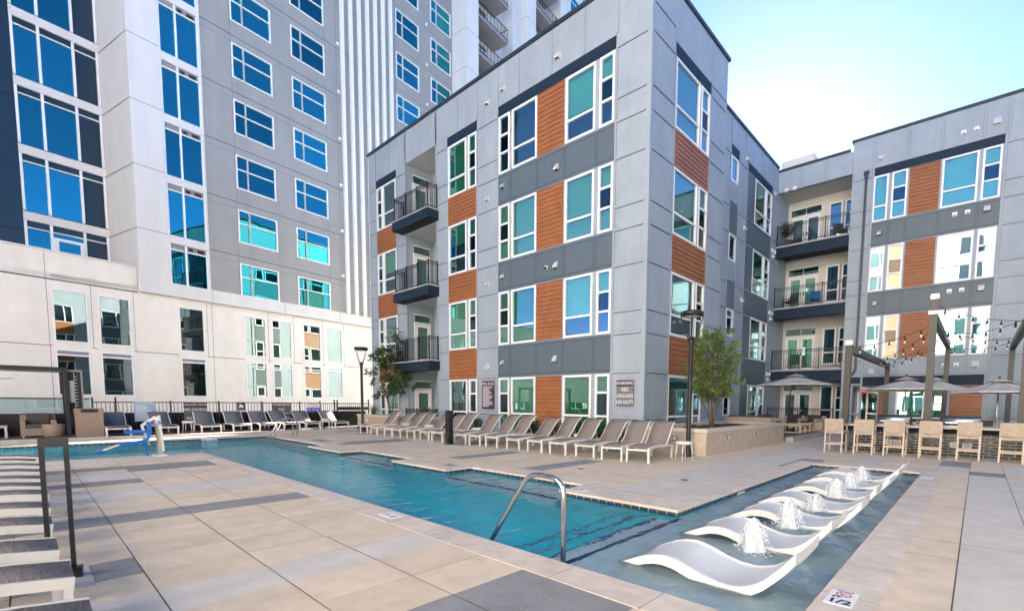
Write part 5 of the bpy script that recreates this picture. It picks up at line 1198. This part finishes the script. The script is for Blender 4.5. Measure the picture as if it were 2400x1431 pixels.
# ------------------------------------------------------------------ wicker seating
def sofa(label, loc, rz, w_, d=.85, h=.72, arms=True, cat='sofa', name='wicker_sofa'):
    t = thing(name, label, cat, loc, rz); mb = MB()
    mb.box(-w_ / 2, w_ / 2, -d / 2, d / 2, .05, .32, 'wicker'); mb.box(-w_ / 2, w_ / 2, d / 2 - .14, d / 2, .321, h, 'wicker')
    if arms: mb.box(-w_ / 2, -w_ / 2 + .13, -d / 2, d / 2 - .141, .321, .6, 'wicker'); mb.box(w_ / 2 - .13, w_ / 2, -d / 2, d / 2 - .141, .321, .6, 'wicker')
    mb.build('body', t, bevel=.015); ni = max(1, round((w_ - .3) / .75)); cw_ = (w_ - .28) / ni
    for i in range(ni):
        a = -w_ / 2 + .14 + cw_ * i
        c = MB(); c.box(a + .005, a + cw_ - .005, -d / 2 + .01, d / 2 - .16, .325, .46, 'cushion'); c.build('seat_cushion', t, bevel=.03)
        c = MB(); c.box(a + .01, a + cw_ - .01, d / 2 - .3, d / 2 - .15, .465, h + .06, 'cushion'); c.build('back_cushion', t, bevel=.03)
    for x in (-w_ / 2 + .06, w_ / 2 - .06):
        for y in (-d / 2 + .06, d / 2 - .06): l_ = MB(); l_.box(x - .03, x + .03, y - .03, y + .03, 0, .05, 'cane_frame'); l_.build('leg', t)
    return t
def low_table(label, loc, a, b, h=.4, rz=0):
    t = thing('coffee_table', label, 'coffee table', loc, rz); mb = MB(); mb.box(-a / 2, a / 2, -b / 2, b / 2, h - .06, h, 'cane_frame'); mb.build('tabletop', t)
    for x in (-a / 2 + .04, a / 2 - .04):
        for y in (-b / 2 + .04, b / 2 - .04): l_ = MB(); l_.box(x - .03, x + .03, y - .03, y + .03, 0, h - .061, 'cane_frame'); l_.build('leg', t)
    for y in (-b / 2 + .04, b / 2 - .04): mb = MB(); mb.box(-a / 2 + .07, a / 2 - .07, y - .02, y + .02, .02, .06, 'cane_frame'); mb.build('stretcher', t)
TZ = .17
sofa('long wicker sofa backing onto the stone planter on the raised terrace', (-7.9, 22.6, TZ), R(180), 2.1)
sofa('wicker sofa end by the parasol pole on the terrace', (-7.9, 25.2, TZ), R(90), 1.9)
sofa('wicker armchair with high arms at the right side of the terrace', (-6.35, 27.2, TZ), R(-20), 1.0, arms=True, cat='armchair', name='wicker_armchair')
sofa('wicker armchair turned towards the terrace coffee table', (-7.3, 27.6, TZ), R(10), .95, cat='armchair', name='wicker_armchair')
low_table('low cane table near the terrace edge', (-6.35, 23.9, TZ), .9, .9); low_table('second low cane table farther back on the terrace', (-6.3, 25.7, TZ), .7, .7)
t = thing('wicker_cube', 'square wicker footstool on the terrace beside the armchair', 'footstool', (-5.95, 26.6, TZ)); mb = MB(); mb.box(-.3, .3, -.3, .3, .04, .42, 'wicker'); mb.build('body', t, bevel=.02); mb = MB(); mb.box(-.27, .27, -.27, .27, 0, .04, 'cane_frame'); mb.build('plinth', t)
for x, y, rz, lb in ((-2.35, 22.9, 20, 'dining armchair under the left grill parasol'), (-1.5, 23.0, -15, 'dining armchair seen between the grill and the middle post'), (.25, 22.9, 5, 'dining armchair under the right parasol'), (-1.9, 21.2, 180, 'dining armchair with its back to the left grill')):
    sofa(lb, (x, y, 0), R(rz), .66, .62, .92, cat='armchair', name='dining_armchair')
for x, y, lb in ((-2.05, 22.0, 'square dining table around the left parasol pole'), (.48, 22.2, 'square dining table around the right parasol pole')): low_table(lb, (x, y, 0), 1.0, 1.0, .74)

# ------------------------------------------------------------------ cabana at the far left
t = thing('cabana', 'black flat roofed cabana frame with slatted side at the left edge', 'cabana', (-24.95, 1.1, .07))
for x, y in ((0, 0), (-1.55, .0), (0, -4.2), (-1.55, -4.2)):
    mb = MB(); mb.box(x - .09, x + .09, y - .05, y + .055, 0, 2.38, 'black_metal'); mb.build('post', t)
mb = MB(); mb.box(-1.65, .10, -4.3, .058, 2.38, 2.52, 'black_metal'); mb.build('roof_frame', t)
mb = MB(); mb.box(-.10, -.03, .06, .40, .85, 2.38, 'soffit_black'); mb.box(-.11, .0, .40, .44, .85, 2.38, 'louvre'); mb.box(-.11, .0, .06, .44, 2.38, 2.44, 'louvre'); mb.box(-.03, -.015, .08, .2, 1.25, 2.05, 'concrete'); mb.box(-.03, -.01, .215, .225, .9, 2.35, 'steel_dull')
for q in range(11): mb.box(-.03, -.01, .225, .30, 1.0 + .12 * q, 1.02 + .12 * q, 'steel_dull')
mb.build('side_panel', t)
fan = thing('ceiling_fan', 'dark ceiling fan blade showing under the cabana roof', 'fan', (-25.5, -1.2, 2.12)); mb = MB(); mb.lathe([(.0, -.08), (.1, -.06), (.12, .04), (.03, .08), (.03, .33)], 'black_metal', n=12); mb.build('motor', fan)
for k in range(4):
    a = k * math.pi / 2 + 1.2; mb = MB(); c, s_ = math.cos(a), math.sin(a); mb.bar((c * .12, s_ * .12, 0), (c * 1.1, s_ * 1.1, .02), .15, .015, 'black_metal'); mb.build('blade', fan)
t = thing('towel_cabinet', 'tall grey wicker cabinet with black opening beside the cabana', 'cabinet', (-24.65, 1.62, .07)); mb = MB(); mb.box(-.3, .3, -.36, .38, 0, .86, 'wicker_grey'); mb.build('body', t); mb = MB(); mb.box(-.32, .32, -.38, .40, .861, 1.03, 'wicker_grey'); mb.build('top', t); mb = MB(); mb.box(.3205, .325, -.22, .24, .89, 1.01, 'soffit_black'); mb.build('opening', t)
def grey(t):
    for c in t.children:
        for i, m_ in enumerate(c.data.materials):
            if m_ and m_.name.startswith('wicker'): c.data.materials[i] = MATS['wicker_grey']
bpy.context.view_layer.update()
a_ = sofa('curved grey wicker sofa back under the cabana', (-25.6, .35, .07), R(90), .9, 1.0, .78); grey(a_)
a_ = sofa('grey wicker sofa along the back of the cabana', (-26.0, -1.6, .07), R(90), 1.6, .8, .75); grey(a_)
t = thing('wicker_pouf', 'round wicker pouf in front of the cabana sofa', 'footstool', (-25.1, .72, .07)); mb = MB(); mb.lathe([(.24, .0), (.29, .05), (.30, .4), (.27, .46), (.0, .47)], 'wicker_grey', n=20); mb.build('body', t); mb = MB(); mb.lathe([(.2, -.0), (.2, .02)], 'cane_frame', n=16); mb.build('foot', t)
low_table('low cane table under the left end of the cabana', (-25.45, -.7, .07), .7, .6, .42)

# ------------------------------------------------------------------ ledge loungers and bubblers on the sun shelf
def make_ledge(label):
    t = thing('ledge_lounger', label, 'pool lounger', (0, 0, 0), group='white in-water loungers on the sun shelf')
    pr = [(-.90, -.13), (-.82, -.085), (-.72, -.035), (-.62, .01), (-.50, .048), (-.40, .058), (-.30, .048), (-.18, .012), (-.05, -.033), (.08, -.06), (.20, -.066), (.30, -.05), (.40, -.015), (.50, .055), (.60, .155), (.68, .25), (.74, .335)]
    fine = []
    for i in range(len(pr) - 1):
        for k in range(3): f_ = k / 3; fine.append((pr[i][0] * (1 - f_) + pr[i + 1][0] * f_, pr[i][1] * (1 - f_) + pr[i + 1][1] * f_))
    fine.append(pr[-1]); NJ = 8; b = MB(); th = .085
    # dished across its width: thin rows from edge to edge
    for side in (0, 1):
        g_ = len(b.v)
        for (x, z) in fine:
            for j in range(NJ + 1):
                y = -.36 + .72 * j / NJ; dip = .022 * (1 - (2 * j / NJ - 1) ** 2); b.v.append((x, y, z + .02 - dip - th * side))
        for i in range(len(fine) - 1):
            for j in range(NJ):
                f_ = (g_ + i * (NJ + 1) + j, g_ + (i + 1) * (NJ + 1) + j, g_ + (i + 1) * (NJ + 1) + j + 1, g_ + i * (NJ + 1) + j + 1); b.f.append(f_ if side else f_[::-1]); b.m.append(b.mi('ledge_plastic')); b.sm.append(True)
    n_ = len(fine); o2 = n_ * (NJ + 1)
    for j in (0, NJ):
        for i in range(n_ - 1):
            a, c = i * (NJ + 1) + j, (i + 1) * (NJ + 1) + j; b.f.append((a, c, c + o2, a + o2)); b.m.append(0); b.sm.append(False)
    for i in (0, n_ - 1):
        for j in range(NJ): a = i * (NJ + 1) + j; b.f.append((a, a + 1, a + 1 + o2, a + o2)); b.m.append(0); b.sm.append(False)
    b.build('shell', t)
    f = MB(); f.box(.08, .3, -.25, .25, -.26, -.18, 'ledge_plastic'); f.build('foot', t)
    return t
lg = make_ledge('white ledge lounger nearest to the viewer'); lg.location = (-1.72, 4.29, -.006)
for i, y in enumerate((5.68, 6.95, 8.2, 9.5, 10.85, 12.0)):
    dup(lg, (-1.72 + rl.uniform(-.04, .04), y, -.006), R(rl.uniform(-1.5, 1.5)), ['white ledge lounger behind the nearest bubbler', 'third white ledge lounger from the near coping', 'fourth white ledge lounger, middle of the sun shelf', 'fifth white ledge lounger from the near coping', 'sixth white ledge lounger, one before the far coping', 'white ledge lounger closest to the far coping by the stools'][i])
def bubbler(label, x, y, h, seed):
    t = thing('water_bubbler', label, 'fountain', (x, y, -.08), group='foaming bubblers between the ledge loungers'); rr_ = random.Random(seed); mb = MB(); N = 26; rows = 14
    lob = [(rr_.uniform(0, 6.28), rr_.uniform(.03, .10)) for _ in range(5)]
    for i in range(rows + 1):
        f_ = i / rows; r_ = .105 * (1 - f_ ** 2.6) ** .5 * (1 + .30 * (1 - f_) ** 7)
        for k in range(N):
            a = 2 * math.pi * k / N; q = r_ * (1 + sum(am * math.cos((j + 2) * a + ph + f_ * 2) for j, (ph, am) in enumerate(lob)) + rr_.uniform(-.025, .025)); zz = h * .92 * f_ * (1 + .10 * math.cos(a * 3 + lob[0][0]) * f_) + rr_.uniform(-.010, .012)
            mb.v.append((math.cos(a) * q, math.sin(a) * q, zz))
    for i in range(rows):
        for k in range(N): mb.f.append((i * N + k, i * N + (k + 1) % N, (i + 1) * N + (k + 1) % N, (i + 1) * N + k)); mb.m.append(mb.mi('foam')); mb.sm.append(True)
    mb.build('jet', t); sp = MB()
    for k in range(620):      # froth: drops crowd round the core and thin out above and around it
        a = rr_.uniform(0, 6.28); f_ = rr_.random() ** .8; rad = .15 * (1 - f_ ** 2.0) ** .5 * (1 + .35 * (1 - f_) ** 6); r_ = rad * (rr_.random() ** .5) * 1.08 + abs(rr_.gauss(0, .006)); z = h * f_ * .92 + rr_.gauss(0, .006)
        s_ = rr_.uniform(.004, .009) * (1.15 - .4 * f_); sp.lathe([(.0, -s_ * 2.0), (s_, -s_ * .4), (s_ * .8, s_ * .7), (.0, s_ * 1.8)], 'foam', (math.cos(a) * r_, math.sin(a) * r_, max(.01, z)), 5)
    for k in range(60):
        a = rr_.uniform(0, 6.28); r_ = .14 + abs(rr_.gauss(0, .09)); s_ = rr_.uniform(.006, .02); sp.lathe([(s_, 0), (s_ * .7, s_ * .2), (.0, s_ * .3)], 'foam', (math.cos(a) * r_, math.sin(a) * r_, .006), 6)
    o = sp.build('spray', t); o['kind'] = 'stuff'
for i, (y, h) in enumerate(((5.22, .36), (6.55, .36), (7.85, .26), (9.2, .34), (10.45, .31), (11.65, .31))):
    bubbler(['bubbler nearest to the viewer, beside the first ledge lounger', 'second bubbler from the near coping', 'third bubbler, lower and wider spray than its neighbours', 'fourth bubbler from the near coping', 'fifth bubbler from the near coping', 'bubbler nearest to the far coping'][i], -1.73, y, h, 40 + i)

# ------------------------------------------------------------------ depth markers
def marker(label, loc, u, up, wd, hg, txt, icon=True, red=True):
    t = thing('depth_marker', label, 'pool marker', loc); u, up = Vector(u), Vector(up); n_ = u.cross(up); mb = MB()
    p = lambda a, b, c: tuple(u * a + up * b + n_ * c)
    mb.hexa([p(-wd / 2, -hg / 2, 0), p(wd / 2, -hg / 2, 0), p(wd / 2, hg / 2, 0), p(-wd / 2, hg / 2, 0), p(-wd / 2, -hg / 2, .004), p(wd / 2, -hg / 2, .004), p(wd / 2, hg / 2, .004), p(-wd / 2, hg / 2, .004)], 'sign_white'); mb.build('tile', t)
    for s_, sz, a, b in txt: text(s_, sz, 'ink', 'lettering', t, u * a + up * b + n_ * .0055, u, up, th=.0008, bold=.03)
    if icon:
        c, r_ = icon[0], icon[1]; ri = MB()
        for k in range(24):
            a0, a1 = 2 * math.pi * k / 24, 2 * math.pi * (k + 1) / 24
            q = lambda a, rr: tuple(u * (c[0] + math.cos(a) * rr) + up * (c[1] + math.sin(a) * rr) + n_ * .0052); ri.face([q(a0, r_), q(a1, r_), q(a1, r_ * .78), q(a0, r_ * .78)], 'sign_red')
        d_ = lambda a, b: tuple(u * (c[0] + a * r_) + up * (c[1] + b * r_) + n_ * .0055); ri.face([d_(-.62, .5), d_(-.5, .62), d_(.62, -.5), d_(.5, -.62)], 'sign_red'); ri.face([d_(-.5, -.1), d_(-.4, .05), d_(.4, .12), d_(.42, -.0)], 'ink'); ri.face([d_(-.3, -.05), d_(-.05, -.05), d_(-.1, -.45), d_(-.25, -.4)], 'ink'); ri.build('icon', t)
    return t
marker('white half foot depth tile with red no diving ring on the near right coping', (-.70, 4.16, .0065), (1, -.0, 0), (0, 1, 0), .19, .34, [('1/2', .125, 0, -.095), ('FT', .055, -.035, .0), ('NO DIVING', .022, .0, .15)], ((.0, .075), .055))
marker('white depth tile with red ring on the long near coping', (-5.62, 3.13, .0065), (-1, 0, 0), (0, -1, 0), .36, .16, [('3', .12, -.09, 0), ('FT', .045, -.0, .02)], ((.10, 0), .05))
marker('worn depth tile on the coping beside the handrail recess', (-5.0, 6.25, .0065), (1, 0, 0), (0, 1, 0), .4, .18, [('2 1/2 FT', .09, -.04, 0)], None)
marker('white depth tile set in the waterline tiles of the sun shelf', (-3.022, 8.4, -.112), (0, -1, 0), (0, 0, 1), .34, .13, [('1/2', .1, -.08, 0)], ((.09, 0), .05))
marker('white depth tile set in the waterline tiles of the far pool wall', (-21.98, 4.75, -.105), (0, 1, 0), (0, 0, 1), .5, .13, [('4', .13, -.16, 0), ('FT', .06, -.05, 0)], ((.13, 0), .055))
marker('worn depth tile on the far coping of the sun shelf', (-.7, 12.4, .0065), (1, 0, 0), (0, 1, 0), .2, .3, [('1/2', .09, 0, 0)], None)

# ------------------------------------------------------------------ things on the balconies
def chair(label, loc, rz, m):
    t = thing('balcony_chair', label, 'chair', loc, rz); mb = MB(); mb.ribbon([(.26, y, z) for y, z in ((-.28, .42), (.2, .36), (.3, .6), (.42, .95))], [(-.26, y, z) for y, z in ((-.28, .42), (.2, .36), (.3, .6), (.42, .95))], .03, m); mb.build('seat', t)
    for x in (-.26, .26):
        l_ = MB(); l_.bar((x, -.26, 0), (x, -.26, .62), .03, .03, 'black_metal', up=(0, 1, 0)); l_.bar((x, .26, 0), (x, .22, .62), .03, .03, 'black_metal', up=(0, 1, 0)); l_.bar((x, -.28, .62), (x, .3, .62), .04, .03, 'black_metal'); l_.build('frame', t)
chair('dark green chair behind the lowest balcony railing', (-8.05, 29.9, 3.43), R(15), 'chair_green')
chair('dark lounge chair on the middle bay balcony', (-8.4, 29.8, 6.91), R(-20), 'cushion')
chair('blue folding chair in front of the middle balcony door', (-7.15, 29.9, 6.91), R(10), 'chair_blue')
chair('dark chair at the right end of the top bay balcony', (-6.0, 29.8, 10.33), R(40), 'cushion')
t = thing('potted_palm', 'potted palm at the left corner of the top bay balcony', 'plant', (-8.55, 29.6, 10.33)); mb = MB(); mb.lathe([(.16, 0), (.22, .4), (.2, .42), (.0, .38)], 'cushion', n=14); mb.build('pot', t); mb = MB(); rr_ = random.Random(6)
for i in range(26):
    a = rr_.uniform(0, 6.28); s_ = rr_.uniform(.25, .65); hh_ = rr_.uniform(.6, 1.35); c, q = math.cos(a), math.sin(a)
    for k in range(9):
        f_ = .35 + .65 * k / 8; p = Vector((c * s_ * f_ * f_, q * s_ * f_ * f_, .4 + hh_ * f_ * (1 - .25 * f_))); 
        for sg in (-1, 1): leaf(mb, p, (-q * sg + c * .6, c * sg + q * .6, .1), .26, .03, 'leaf_dark', Vector((0, 0, 1)))
mb.build('fronds', t)
# ---- done
